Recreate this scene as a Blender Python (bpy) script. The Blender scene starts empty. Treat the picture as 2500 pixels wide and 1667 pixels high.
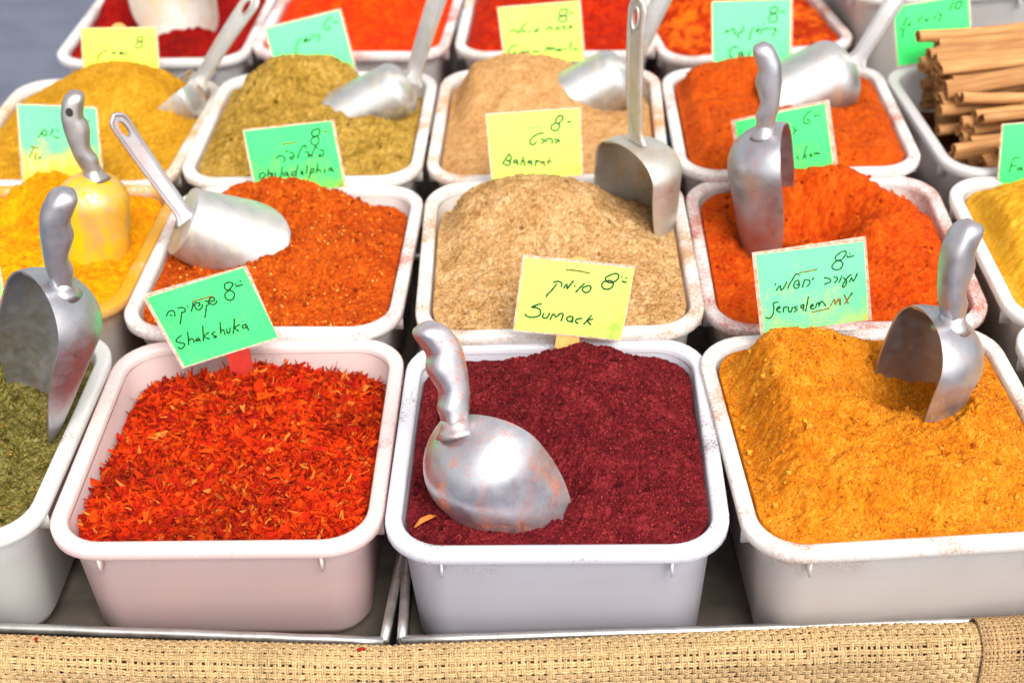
import bpy, bmesh, math, random
import numpy as np
from mathutils import Vector, Matrix

S = bpy.context.scene
COL = S.collection
random.seed(7)
R = math.radians

# ------------------------------------------------------------------ camera, sky, sun, exposure
cam_d = bpy.data.cameras.new('camera')
cam = bpy.data.objects.new('camera', cam_d)
COL.objects.link(cam)
S.camera = cam
PITCH, ROLL = 0.6094749, -0.0386534
_r0, _u0 = Vector((1, 0, 0)), Vector((0, math.sin(PITCH), math.cos(PITCH)))
_fw = Vector((0, math.cos(PITCH), -math.sin(PITCH)))
_r = _r0 * math.cos(ROLL) + _u0 * math.sin(ROLL)
_u = -_r0 * math.sin(ROLL) + _u0 * math.cos(ROLL)
_m = Matrix((( _r.x, _u.x, -_fw.x), (_r.y, _u.y, -_fw.y), (_r.z, _u.z, -_fw.z))).to_4x4()
_m.translation = (0, 0, 1.5)
cam.matrix_world = _m
cam_d.sensor_width = 36
cam_d.lens = 50.40
cam_d.clip_start = 0.05
cam_d.clip_end = 400
cam_d.dof.use_dof = True
cam_d.dof.focus_distance = 0.95
cam_d.dof.aperture_fstop = 7.0

world = bpy.data.worlds.new('World')
S.world = world
world.use_nodes = True
wn = world.node_tree
wn.nodes.clear()
sky = wn.nodes.new('ShaderNodeTexSky')
sky.sky_type = 'NISHITA'
sky.sun_disc = False
SUN_EL, SUN_AZ = 52, 158          # azimuth clockwise from +Y
sky.sun_elevation = R(SUN_EL)
sky.sun_rotation = R(SUN_AZ)
sky.air_density = 1.0
sky.dust_density = 4.0
sky.ozone_density = 1.0
hs = wn.nodes.new('ShaderNodeHueSaturation')
hs.inputs['Saturation'].default_value = 0.10     # overcast: the blue is veiled by cloud
bg = wn.nodes.new('ShaderNodeBackground')
bg.inputs['Strength'].default_value = 0.15
wo = wn.nodes.new('ShaderNodeOutputWorld')
wn.links.new(sky.outputs[0], hs.inputs['Color'])
wn.links.new(hs.outputs[0], bg.inputs['Color'])
wn.links.new(bg.outputs[0], wo.inputs['Surface'])

sun_d = bpy.data.lights.new('sun', 'SUN')
sun_d.energy = 1.5
sun_d.angle = R(28)
sun_d.color = (1.0, 0.93, 0.83)
sun = bpy.data.objects.new('sun', sun_d)
COL.objects.link(sun)
_sd = Vector((math.sin(R(SUN_AZ)) * math.cos(R(SUN_EL)), math.cos(R(SUN_AZ)) * math.cos(R(SUN_EL)), math.sin(R(SUN_EL))))
sun.rotation_euler = _sd.to_track_quat('Z', 'Y').to_euler()

S.view_settings.view_transform = 'Standard'
S.view_settings.look = 'None'
S.view_settings.gamma = 1
S.view_settings.exposure = 0.86
S.render.engine = 'CYCLES'
S.cycles.max_bounces = 8
S.cycles.diffuse_bounces = 4
S.cycles.glossy_bounces = 4
S.cycles.transparent_max_bounces = 12
S.cycles.caustics_reflective = False
S.cycles.caustics_refractive = False
try:
    S.cycles.use_denoising = True
    S.cycles.denoiser = 'OPENIMAGEDENOISE'
    S.cycles.denoising_input_passes = 'RGB_ALBEDO_NORMAL'
except Exception:
    pass

# ------------------------------------------------------------------ data measured for this stall
TUBPOSE = {
 'A2': [0.0277, 0.7652, 0.8854, -0.048, 0.0109],
 'A1': [-0.1945, 0.7905, 0.8774, -0.0424, 0.0136],
 'A3': [0.2471, 0.7553, 0.8897, 0.0288, 0.0179],
 'A0': [-0.4147, 0.8017, 0.8853, -0.0555, 0.0107],
 'B1': [-0.1879, 1.0182, 0.8871, -0.0703, 0.0062],
 'B2': [0.0387, 0.9878, 0.8984, -0.0198, 0.0276],
 'B3': [0.2632, 1.0079, 0.879, -0.0361, 0.0259],
 'B4': [0.4868, 0.9832, 0.8878, -0.0266, 0.0057],
 'B0': [-0.4076, 1.0489, 0.8862, -0.0594, -0.0438],
 'C1': [-0.1797, 1.2456, 0.8939, -0.0581, 0.0047],
 'C2': [0.0431, 1.2421, 0.8891, -0.0608, 0.0144],
 'C3': [0.2664, 1.2312, 0.8895, -0.0334, -0.0052],
 'C4': [0.4947, 1.2238, 0.8882, 0.0392, -0.003],
 'C0': [-0.4035, 1.2791, 0.8808, -0.0948, -0.0045],
 'D0': [-0.3832, 1.5944, 0.8602, -0.0649, -0.0109],
 'D1': [-0.1578, 1.5735, 0.8676, -0.0982, -0.0198],
 'D2': [0.0663, 1.5521, 0.8685, -0.0806, -0.0148],
 'D3': [0.2715, 1.5643, 0.8561, 0.1232, -0.0007],
}
# price cards: base point, lean, outlines and pen strokes in metres on the card
CARDS = {
 'shakshuka': {"o":[-0.20698,0.865,0.8952],"lean":22,"outer":[[-0.06031,0.0472],[0.01645,0.06504],[0.03617,0.00962],[-0.03632,-0.00966]],"inner":[[-0.05657,0.04485],[0.01417,0.06342],[0.0355,0.01108],[-0.03436,-0.00813]],"col":"green","wid":1.3,"st":[["k",[[0.00191,0.04711],[-0.00052,0.04877],[-0.00026,0.0519],[0.00266,0.05309],[0.00541,0.0522],[0.00443,0.04962],[0.00191,0.04711],[-0.00031,0.0451],[-0.00083,0.04198],[0.00208,0.03976],[0.00501,0.04096],[0.00606,0.04433],[0.0042,0.04676],[0.00191,0.04711]]],["k",[[0.00732,0.05171],[0.0075,0.05128]]],["k",[[0.01103,0.05375],[0.01131,0.05332]]],["k",[[0.0078,0.04991],[0.01251,0.05098]]],["k",[[-0.00708,0.03986],[-0.00795,0.03806],[-0.00999,0.03709],[-0.0122,0.03833],[-0.01281,0.04035],[-0.01111,0.04212],[-0.00904,0.0423],[-0.00857,0.04044],[-0.01029,0.03962],[-0.01154,0.04004]]],["k",[[-0.01539,0.04019],[-0.01366,0.03933],[-0.01303,0.03773],[-0.01468,0.03648]]],["k",[[-0.01491,0.03675],[-0.01553,0.03257],[-0.01671,0.02787]]],["k",[[-0.0177,0.03739],[-0.01839,0.03531],[-0.02059,0.03372],[-0.02278,0.03522],[-0.02304,0.03813],[-0.02115,0.03921],[-0.01927,0.03824],[-0.02061,0.03645]]],["k",[[-0.02419,0.03975],[-0.02472,0.03662],[-0.02607,0.03299]]],["k",[[-0.02848,0.03671],[-0.0282,0.03628]]],["k",[[-0.03524,0.03598],[-0.03223,0.03623],[-0.0303,0.03473],[-0.03072,0.03291],[-0.03255,0.03261]]],["k",[[-0.03306,0.03273],[-0.03369,0.02854],[-0.03474,0.02425]]],["k",[[-0.04396,0.03079],[-0.04226,0.03362],[-0.03961,0.03447],[-0.03796,0.03266],[-0.0382,0.03004]]],["k",[[-0.04119,0.03121],[-0.04021,0.03065]]],["b",[[-0.02363,0.04025],[-0.01731,0.04184],[-0.00997,0.04339]]],["k",[[-0.03486,0.01536],[-0.03733,0.01386],[-0.03886,0.01127],[-0.03559,0.01007],[-0.03285,0.0089],[-0.03381,0.00681],[-0.036,0.00556],[-0.03797,0.00671]]],["k",[[-0.03001,0.01755],[-0.02994,0.01251],[-0.03005,0.00826]]],["k",[[-0.02982,0.01091],[-0.02785,0.01269],[-0.0266,0.01211],[-0.02587,0.00979]]],["k",[[-0.0224,0.01274],[-0.02428,0.01202],[-0.0244,0.01069],[-0.02282,0.0109],[-0.02218,0.01231],[-0.02146,0.01047]]],["k",[[-0.01879,0.02161],[-0.01893,0.01579],[-0.01922,0.01059]]],["k",[[-0.01507,0.0167],[-0.01844,0.01365],[-0.01461,0.01179]]],["k",[[-0.01041,0.01678],[-0.01258,0.01554],[-0.01141,0.01416],[-0.0093,0.01328],[-0.01166,0.01242]]],["k",[[-0.00597,0.02348],[-0.00613,0.01846],[-0.00612,0.01539]]],["k",[[-0.00598,0.01713],[-0.00409,0.01812],[-0.00319,0.01453]]],["k",[[-0.00173,0.01839],[-0.00121,0.01535],[0.00043,0.01635],[0.00093,0.01935]]],["k",[[0.00455,0.02571],[0.0038,0.01966],[0.00281,0.01503]]],["k",[[0.00782,0.02135],[0.00427,0.01911],[0.00704,0.01677]]],["k",[[0.01274,0.02153],[0.00997,0.02047],[0.01046,0.01876],[0.01257,0.01931],[0.01296,0.02099],[0.01432,0.01723]]]],"stick":[[0.00476,0.00261],[0.00711,-0.01676],"red"]},
 'sumack': {"o":[0.04041,0.86,0.90259],"lean":22,"outer":[[-0.0301,0.06135],[0.05064,0.04993],[0.03976,-0.00546],[-0.03967,0.00544]],"inner":[[-0.02891,0.05933],[0.0497,0.04799],[0.03887,-0.00401],[-0.03802,0.00655]],"col":"yellow","wid":1.35,"st":[["b",[[0.00097,0.04898],[0.00617,0.04845],[0.01204,0.0473],[0.01744,0.04585]]],["k",[[0.02909,0.03949],[0.02916,0.04225],[0.03329,0.0444],[0.03694,0.04504],[0.03858,0.04327],[0.03739,0.04055],[0.03453,0.03881],[0.0318,0.03846],[0.02919,0.03972]]],["k",[[0.03093,0.04011],[0.03319,0.03979],[0.03459,0.03742],[0.03308,0.03471],[0.02987,0.03359],[0.02694,0.03472],[0.02609,0.0373],[0.02773,0.03931],[0.03093,0.04011]]],["k",[[0.04065,0.04245],[0.04083,0.04207]]],["k",[[0.04381,0.04163],[0.04399,0.04126]]],["k",[[0.0409,0.03912],[0.04384,0.03835]]],["k",[[-0.0086,0.04028],[-0.0054,0.04084],[-0.00272,0.03935],[-0.00324,0.03706]]],["k",[[-0.0066,0.03881],[-0.01014,0.03456],[-0.0138,0.03109],[-0.01416,0.02985]]],["k",[[-0.00146,0.03584],[0.00089,0.03852],[0.00102,0.03504],[0.00362,0.03841],[0.00572,0.04064]]],["k",[[0.00649,0.03696],[0.00684,0.03657]]],["k",[[0.01362,0.03848],[0.01036,0.0356],[0.00732,0.03248]]],["k",[[0.01539,0.03656],[0.01263,0.03551],[0.01212,0.03345],[0.01435,0.03174],[0.01711,0.03302],[0.01832,0.03575],[0.01676,0.03683],[0.01539,0.03656]]],["k",[[-0.01819,0.0249],[-0.02187,0.02412],[-0.02534,0.02263],[-0.02193,0.02226],[-0.01904,0.02005],[-0.01937,0.0168],[-0.02216,0.01551],[-0.02582,0.01519],[-0.02898,0.01625],[-0.03007,0.01769]]],["k",[[-0.01638,0.01761],[-0.01759,0.01556],[-0.01627,0.01411],[-0.01396,0.01472],[-0.01227,0.01769]]],["k",[[-0.01196,0.01301],[-0.00978,0.01689],[-0.00757,0.0147],[-0.00476,0.01692],[-0.00249,0.0166],[-0.00325,0.01383],[-0.00424,0.01153]]],["k",[[0.00453,0.01422],[0.00157,0.01457],[-8e-05,0.013],[0.00124,0.01108],[0.00353,0.01122],[0.00473,0.01351],[0.00372,0.01005]]],["k",[[0.01088,0.0128],[0.00768,0.01246],[0.00625,0.01065],[0.00804,0.00918]]],["k",[[0.01801,0.01462],[0.01519,0.01146],[0.01237,0.00854]]],["k",[[0.01886,0.01202],[0.01517,0.01076],[0.01739,0.00787]]]],"stick":[[0.01052,0.05838],[-0.00183,-0.01536],"wood"]},
 'jerusalem': {"o":[0.219,0.845,0.91159],"lean":22,"outer":[[-0.04639,0.05639],[0.03437,0.06516],[0.04008,0.00391],[-0.04015,-0.00391]],"inner":[[-0.04335,0.05456],[0.03275,0.06143],[0.03739,0.00451],[-0.03771,-0.00251]],"col":"mint","wid":1.15,"st":[["k",[[0.0139,0.04841],[0.01266,0.05091],[0.01599,0.05395],[0.01984,0.05512],[0.02025,0.05305],[0.01751,0.04925],[0.0139,0.04841],[0.01127,0.04607],[0.01043,0.04365],[0.01326,0.04182],[0.01663,0.04267],[0.01813,0.0458],[0.01656,0.04806],[0.0139,0.04841]]],["k",[[0.02095,0.05175],[0.02124,0.05135]]],["k",[[0.02286,0.05324],[0.02315,0.05284]]],["k",[[0.02135,0.05047],[0.02578,0.05137]]],["b",[[-0.01238,0.04086],[-0.00658,0.04162],[-0.0003,0.04284]]],["k",[[0.02307,0.03283],[0.02448,0.03549],[0.02597,0.03321],[0.02869,0.03861]]],["k",[[0.0242,0.03796],[0.02157,0.03585],[0.01872,0.03153],[0.01827,0.02908],[0.01996,0.03],[0.02112,0.0334],[0.01866,0.03596]]],["k",[[0.01743,0.03724],[0.0165,0.03457],[0.01555,0.03264]]],["k",[[0.01187,0.03672],[0.0143,0.03613],[0.01408,0.03417],[0.0124,0.03266]]],["k",[[0.00499,0.0365],[0.00898,0.03545],[0.00934,0.03337],[0.00514,0.03171]]],["k",[[-0.00257,0.03669],[-0.00338,0.03525]]],["k",[[-0.00895,0.03557],[-0.00555,0.03494],[-0.00529,0.03296],[-0.00707,0.03071]]],["k",[[-0.00895,0.03557],[-0.0106,0.03011]]],["k",[[-0.01256,0.03251],[-0.01327,0.03032],[-0.01569,0.02957],[-0.01668,0.03193],[-0.01524,0.03483],[-0.01331,0.03525],[-0.01305,0.03302],[-0.01474,0.03185]]],["k",[[-0.01276,0.03941],[-0.01528,0.03975],[-0.01767,0.03591],[-0.02007,0.03206],[-0.02079,0.02973]]],["k",[[-0.02913,0.02857],[-0.02637,0.03182],[-0.02563,0.02843],[-0.02298,0.03169],[-0.02169,0.03449]]],["k",[[-0.02953,0.03342],[-0.03001,0.0326]]],["k",[[-0.02778,0.02001],[-0.03118,0.01915],[-0.03068,0.01516],[-0.03164,0.01073],[-0.03407,0.00833],[-0.03651,0.00918]]],["k",[[-0.02849,0.01458],[-0.02631,0.01574],[-0.0268,0.0169],[-0.0285,0.01557],[-0.02849,0.01359],[-0.02595,0.01264]]],["k",[[-0.02386,0.01256],[-0.02388,0.01589]]],["k",[[-0.02411,0.0149],[-0.02242,0.01633],[-0.02135,0.01594]]],["k",[[-0.02023,0.01609],[-0.02021,0.01301],[-0.0185,0.0127],[-0.01755,0.01599]]],["k",[[-0.01415,0.0166],[-0.01633,0.01559],[-0.01413,0.01426],[-0.01617,0.0125]]],["k",[[-0.00954,0.01756],[-0.01148,0.01689],[-0.01122,0.01539],[-0.00952,0.01582],[-0.00953,0.01741],[-0.00984,0.01325]]],["k",[[-0.00618,0.02322],[-0.0071,0.01771],[-0.00813,0.01268]]],["k",[[-0.00441,0.01562],[-0.00272,0.01654],[-0.00321,0.01755],[-0.00442,0.01661],[-0.0044,0.01462],[-0.00187,0.01418]]],["k",[[-0.001,0.01499],[-6e-05,0.01793],[0.0014,0.01846],[0.00142,0.01588],[0.00285,0.0193],[0.00431,0.01875],[0.00619,0.01609]]],["b",[[-0.0034,0.01175],[0.00243,0.01286],[0.00884,0.0142]]],["b",[[0.00984,0.01595],[0.01255,0.02075],[0.01309,0.01656],[0.01547,0.02088],[0.01635,0.01644]]],["b",[[0.01669,0.02059],[0.01708,0.01641]]],["b",[[0.01932,0.0237],[0.02243,0.01694]]],["k",[[0.02523,0.0247],[0.02323,0.02196]]],["b",[[0.02323,0.02196],[0.0198,0.0168]]]],"stick":[[-0.00434,0.06133],[-0.00168,-0.01548],"wood"]},
 'baharat': {"o":[0.02698,1.08,0.91341],"lean":22,"outer":[[-0.04217,0.05696],[0.0388,0.05953],[0.03947,0.00159],[-0.03949,-0.00159]],"inner":[[-0.0409,0.0556],[0.03723,0.05828],[0.03771,0.00233],[-0.03789,-0.00054]],"col":"yellow","wid":1.45,"st":[["k",[[0.01681,0.04661],[0.01735,0.04966],[0.02009,0.05261],[0.02315,0.05184],[0.02217,0.0486],[0.01901,0.04631],[0.01681,0.04661],[0.01367,0.04498],[0.01292,0.04238],[0.01529,0.04031],[0.0184,0.04085],[0.02026,0.04385],[0.01901,0.04631]]],["k",[[0.02678,0.04754],[0.02831,0.04714],[0.02987,0.04764]]],["f",[[-0.00803,0.04362],[-0.00228,0.04384],[0.00413,0.04381]]],["k",[[0.00638,0.03846],[0.00329,0.03858],[-0.00211,0.03593],[-0.00532,0.03253],[-0.00453,0.02986],[-0.00233,0.02934],[0.0004,0.03165]]],["k",[[0.00402,0.03372],[0.00665,0.03296],[0.00615,0.03121],[0.00433,0.02996]]],["k",[[0.00836,0.03113],[0.0091,0.03352],[0.01199,0.03385],[0.01371,0.03224],[0.01318,0.02962]]],["k",[[0.01573,0.03305],[0.0186,0.03272],[0.01966,0.03135],[0.01587,0.0304]]],["k",[[-0.02343,0.0222],[-0.02624,0.01833],[-0.02906,0.01445]]],["k",[[-0.02343,0.0222],[-0.02154,0.01948],[-0.02229,0.01729],[-0.02543,0.01653]]],["k",[[-0.02543,0.01653],[-0.02236,0.01552],[-0.02334,0.01312],[-0.02601,0.01278],[-0.02883,0.01467]]],["k",[[-0.01697,0.01709],[-0.01966,0.01631],[-0.01928,0.01452],[-0.01703,0.01532],[-0.01676,0.01664],[-0.01624,0.01263]]],["k",[[-0.01111,0.0193],[-0.01256,0.01603],[-0.01401,0.01277]]],["k",[[-0.01282,0.01516],[-0.01079,0.01596],[-0.01071,0.01197]]],["k",[[-0.00501,0.01618],[-0.00748,0.01539],[-0.00731,0.01384],[-0.00507,0.01441],[-0.0048,0.01573],[-0.00448,0.01218]]],["k",[[-0.00057,0.01601],[-0.00162,0.0114]]],["k",[[-0.00085,0.01425],[0.00119,0.0155],[0.00206,0.01503]]],["b",[[0.00562,0.01511],[0.00338,0.01453],[0.00378,0.01319],[0.00602,0.01377],[0.00606,0.01487],[0.00636,0.01065]]],["b",[[0.01148,0.01776],[0.01029,0.01515],[0.00929,0.01187]]],["b",[[0.00849,0.01456],[0.01271,0.01462]]]]},
 'philadelphia': {"o":[-0.17697,1.095,0.9],"lean":22,"outer":[[-0.04702,0.05698],[0.03212,0.06234],[0.03971,0.00417],[-0.03977,-0.00418]],"inner":[[-0.04527,0.05528],[0.02968,0.06103],[0.03737,0.00474],[-0.03789,-0.00139]],"col":"green","wid":1.45,"st":[["k",[[0.0152,0.04851],[0.01244,0.04956],[0.01267,0.05282],[0.0161,0.05479],[0.01935,0.0542],[0.01864,0.05072],[0.01567,0.0485],[0.01178,0.04677],[0.01108,0.04352],[0.01375,0.04107],[0.01713,0.04235],[0.01809,0.04606],[0.01708,0.04844],[0.0152,0.04851]]],["b",[[0.02273,0.05197],[0.02583,0.05255]]],["b",[[-0.01349,0.04282],[-0.00777,0.04354],[-0.00159,0.04424]]],["k",[[0.01817,0.03668],[0.02123,0.03656],[0.02071,0.03235],[0.0178,0.03128],[0.01694,0.03249],[0.01889,0.03336]]],["k",[[0.01641,0.03862],[0.01457,0.0394],[0.01188,0.03457],[0.01068,0.03085]]],["k",[[0.00583,0.03574],[0.00815,0.03518],[0.00852,0.03376],[0.0074,0.03121]]],["k",[[0.0099,0.03323],[0.00789,0.03143]]],["k",[[0.00653,0.039],[0.00575,0.04138],[0.0033,0.04007],[0.00061,0.03547],[-0.0014,0.03037]]],["k",[[-0.00786,0.0358],[-0.00507,0.03522],[-0.00433,0.03237],[-0.0064,0.02986],[-0.0082,0.0311],[-0.00622,0.03244]]],["k",[[-0.00986,0.03752],[-0.01067,0.03614]]],["k",[[-0.01978,0.03108],[-0.01704,0.03309],[-0.01375,0.03273],[-0.01228,0.03032],[-0.01314,0.02823]]],["k",[[-0.0347,0.01844],[-0.0355,0.0142]]],["k",[[-0.0347,0.01844],[-0.03132,0.01925],[-0.03008,0.01684],[-0.03357,0.0146]]],["k",[[-0.02733,0.02193],[-0.0281,0.01487]]],["k",[[-0.02765,0.01769],[-0.02518,0.01901],[-0.02547,0.01524]]],["k",[[-0.0238,0.01849],[-0.02405,0.01518]]],["k",[[-0.0214,0.01887],[-0.02169,0.01509]]],["k",[[-0.01488,0.02382],[-0.01617,0.01914],[-0.01743,0.01493]]],["k",[[-0.01145,0.01896],[-0.01435,0.01812],[-0.01449,0.01623],[-0.01162,0.0166],[-0.01121,0.01895],[-0.01007,0.01512]]],["k",[[-0.00433,0.01915],[-0.00723,0.01832],[-0.00739,0.0162],[-0.00454,0.01632]]],["k",[[-0.00135,0.02447],[-0.00281,0.02051],[-0.00362,0.01581]]],["k",[[0.0008,0.01801],[0.00272,0.01841],[0.00137,0.01941],[0.00073,0.01707],[0.00281,0.01628]]],["k",[[0.00642,0.02394],[0.00522,0.01689]]],["k",[[0.00953,0.02098],[0.00853,0.01677],[0.00712,0.0135]]],["k",[[0.00953,0.02098],[0.01189,0.02089],[0.01122,0.01808],[0.00883,0.0177]]],["k",[[0.01572,0.025],[0.01499,0.02125],[0.01402,0.0175]]],["k",[[0.01463,0.01937],[0.01702,0.01975],[0.01784,0.01783]]],["k",[[0.02157,0.02052],[0.02111,0.01723]]],["k",[[0.02754,0.02123],[0.02513,0.02062],[0.02549,0.01895],[0.02766,0.01957],[0.02774,0.02075],[0.02874,0.01788]]]]},
 'chicken': {"o":[0.24561,1.095,0.89676],"lean":22,"outer":[[-0.05098,0.05159],[0.03373,0.06605],[0.04253,0.00537],[-0.04261,-0.00538]],"inner":[[-0.04721,0.05004],[0.03,0.06271],[0.038,0.00625],[-0.03879,-0.00362]],"col":"green","wid":1.2,"st":[["k",[[0.01829,0.05664],[0.01501,0.05467],[0.01222,0.05057],[0.01224,0.0473],[0.01508,0.04602],[0.01743,0.04757],[0.01647,0.04947],[0.01388,0.04911]]],["k",[[0.02069,0.05212],[0.02587,0.05285]]],["k",[[0.02199,0.05449],[0.02227,0.0542]]],["k",[[0.02406,0.05511],[0.02434,0.05482]]],["k",[[0.00282,0.04391],[0.00449,0.04198],[0.00381,0.03731]]],["k",[[0.00427,0.04011],[0.00686,0.04095]]],["k",[[-0.00094,0.04172],[0.00072,0.04025],[0.0005,0.03791]]],["k",[[-0.03212,0.0401],[-0.03094,0.03912]]],["f",[[-0.00474,0.04514],[-0.00192,0.04761],[0.00045,0.04588]]],["k",[[0.00772,0.01903],[0.00655,0.01742],[0.00869,0.01592]]],["k",[[0.01619,0.02649],[0.01431,0.02562],[0.01293,0.02048],[0.01154,0.01581]]],["k",[[0.0153,0.01992],[0.01295,0.01812],[0.01533,0.01661]]],["k",[[0.01769,0.01841],[0.0191,0.01977],[0.01814,0.02028],[0.01769,0.01793],[0.01958,0.01833]]],["k",[[0.021,0.01922],[0.02193,0.02108],[0.02337,0.01961],[0.0243,0.02146],[0.02574,0.01951],[0.02668,0.02019]]]]},
 'turmeric': {"o":[-0.39501,1.14,0.89394],"lean":22,"outer":[[-0.03366,0.07312],[0.03751,0.06743],[0.03678,0.00091],[-0.0368,-0.00092]],"inner":[[-0.03221,0.07169],[0.03551,0.06591],[0.03455,0.00194],[-0.0346,-6e-05]],"col":"mint","wid":1.3,"st":[["k",[[-0.01793,0.04248],[-0.01475,0.04605],[-0.0126,0.04872],[-0.00998,0.04724],[-0.01085,0.04359],[-0.01352,0.04462],[-0.01372,0.04693]]],["k",[[-0.00396,0.04931],[-0.0071,0.04391]]],["k",[[-0.00065,0.04781],[0.00064,0.04684]]],["k",[[-0.00397,0.04287],[-0.00181,0.0414],[0.00014,0.04225]]],["k",[[0.02565,0.05553],[0.02929,0.05493]]],["k",[[0.02355,0.06202],[0.02249,0.06069]]],["b",[[-0.02574,0.03494],[-0.01895,0.03329]]],["b",[[-0.02266,0.03343],[-0.02497,0.02936],[-0.02729,0.02527]]],["b",[[-0.02086,0.02873],[-0.02271,0.02463],[-0.02101,0.02318]]],["b",[[-0.01937,0.02543],[-0.01864,0.02355],[-0.017,0.02581]]]]},
 'garam': {"o":[0.04374,1.335,0.90443],"lean":22,"outer":[[-0.0461,0.05771],[0.03757,0.06115],[0.04065,0.00077],[-0.04066,-0.00077]],"inner":[[-0.04429,0.05605],[0.03568,0.06008],[0.03834,0.00224],[-0.03896,0.00055]],"col":"yellow","wid":1.7,"st":[["k",[[0.01894,0.04661],[0.01615,0.04717],[0.01626,0.05081],[0.02006,0.05294],[0.02378,0.05235],[0.0237,0.04962],[0.02034,0.04655],[0.01561,0.04491],[0.01506,0.04219],[0.01783,0.04071],[0.02206,0.04147],[0.0231,0.04508],[0.01894,0.04661]]],["k",[[0.02651,0.04951],[0.02975,0.04848]]],["f",[[-0.00698,0.04074],[0.00472,0.04075]]],["k",[[-0.03353,0.03213],[-0.03157,0.03435],[-0.02876,0.03424],[-0.02697,0.03188]]],["k",[[-0.01729,0.04067],[-0.02067,0.0376],[-0.0236,0.0345],[-0.02558,0.03137]]],["k",[[-0.02227,0.03216],[-0.01988,0.03345],[-0.01853,0.03202]]],["k",[[-0.01522,0.03281],[-0.01338,0.03183]]],["k",[[-0.00963,0.03168],[-0.00768,0.0339],[-0.00729,0.03159],[-0.00527,0.0361]]],["k",[[0.0026,0.03305],[0.00504,0.03617],[0.00782,0.03515],[0.00775,0.03286]]],["k",[[0.01149,0.03272],[0.01393,0.03583],[0.01525,0.03303]]],["k",[[0.01722,0.03616],[0.02095,0.03557],[0.0204,0.03284]]],["k",[[0.02463,0.03314],[0.02709,0.03716],[0.02748,0.0344]]],["k",[[-0.02743,0.0195],[-0.03215,0.01876],[-0.03558,0.0152],[-0.03574,0.01106],[-0.03294,0.01049],[-0.02908,0.01311]]],["k",[[-0.02534,0.01251],[-0.02492,0.01111],[-0.02254,0.01194],[-0.02297,0.01288]]],["k",[[-0.02108,0.01327],[-0.01922,0.01274]]],["k",[[-0.01729,0.01405],[-0.01502,0.01166]]],["k",[[-0.0117,0.01245],[-0.00932,0.01329],[-0.00795,0.01231],[-0.00557,0.01314]]],["k",[[0.00054,0.01291],[0.00396,0.01693],[0.00479,0.01367],[0.0077,0.01633],[0.00856,0.01399]]],["k",[[0.01049,0.0153],[0.01135,0.01296],[0.01326,0.01381]]],["k",[[0.01517,0.01466],[0.01416,0.0124],[0.01749,0.01365]]],["k",[[0.01988,0.01494],[0.02076,0.01307]]],["k",[[0.02709,0.02065],[0.02604,0.01701],[0.025,0.01337]]],["k",[[0.02876,0.01323],[0.03113,0.01406],[0.03296,0.01214]]]]},
 'cajun': {"o":[0.25001,1.325,0.89576],"lean":22,"outer":[[-0.04034,0.06692],[0.04061,0.06614],[0.04007,0.00032],[-0.04008,-0.00032]],"inner":[[-0.03918,0.06597],[0.03782,0.06534],[0.03724,0.00228],[-0.03818,0.00145]],"col":"mint","wid":1.7,"st":[["k",[[0.02064,0.05238],[0.01784,0.0543],[0.01923,0.05788],[0.02295,0.0591],[0.02529,0.0572],[0.02437,0.05406],[0.02064,0.05238],[0.01692,0.04934],[0.01693,0.04615],[0.0202,0.0442],[0.02393,0.04543],[0.02485,0.04904],[0.02297,0.05229],[0.02064,0.05238]]],["k",[[0.02809,0.05437],[0.03229,0.0533]]],["k",[[-0.02699,0.03549],[-0.02464,0.03814],[-0.02371,0.03582]]],["k",[[-0.02184,0.03758],[-0.01903,0.0393],[-0.0167,0.03693],[-0.01718,0.03375]]],["k",[[-0.00875,0.04119],[-0.00969,0.03575],[-0.01296,0.03542],[-0.01437,0.03227],[-0.01251,0.03037]]],["k",[[0.00153,0.03944],[-0.00128,0.03406],[-0.00268,0.02817]]],["k",[[0.00433,0.0375],[0.00527,0.03473],[0.00713,0.04014]]],["k",[[0.00854,0.03323],[0.00947,0.03731],[0.01368,0.03807],[0.01788,0.03836]]],["k",[[0.01133,0.04294],[0.01227,0.04268]]],["k",[[0.01975,0.03784],[0.02396,0.03768],[0.02303,0.03497],[0.02024,0.03096]]],["k",[[-0.01393,0.02125],[-0.01815,0.02141],[-0.02238,0.01744],[-0.02193,0.01282],[-0.01958,0.01227]]],["k",[[-0.00972,0.0165],[-0.01301,0.01571],[-0.01254,0.01339],[-0.00926,0.01418],[-0.00972,0.0165],[-0.00832,0.01231]]],["k",[[-0.00222,0.0176],[-0.00363,0.01213],[-0.00645,0.00809],[-0.00974,0.00775]]]]},
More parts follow.
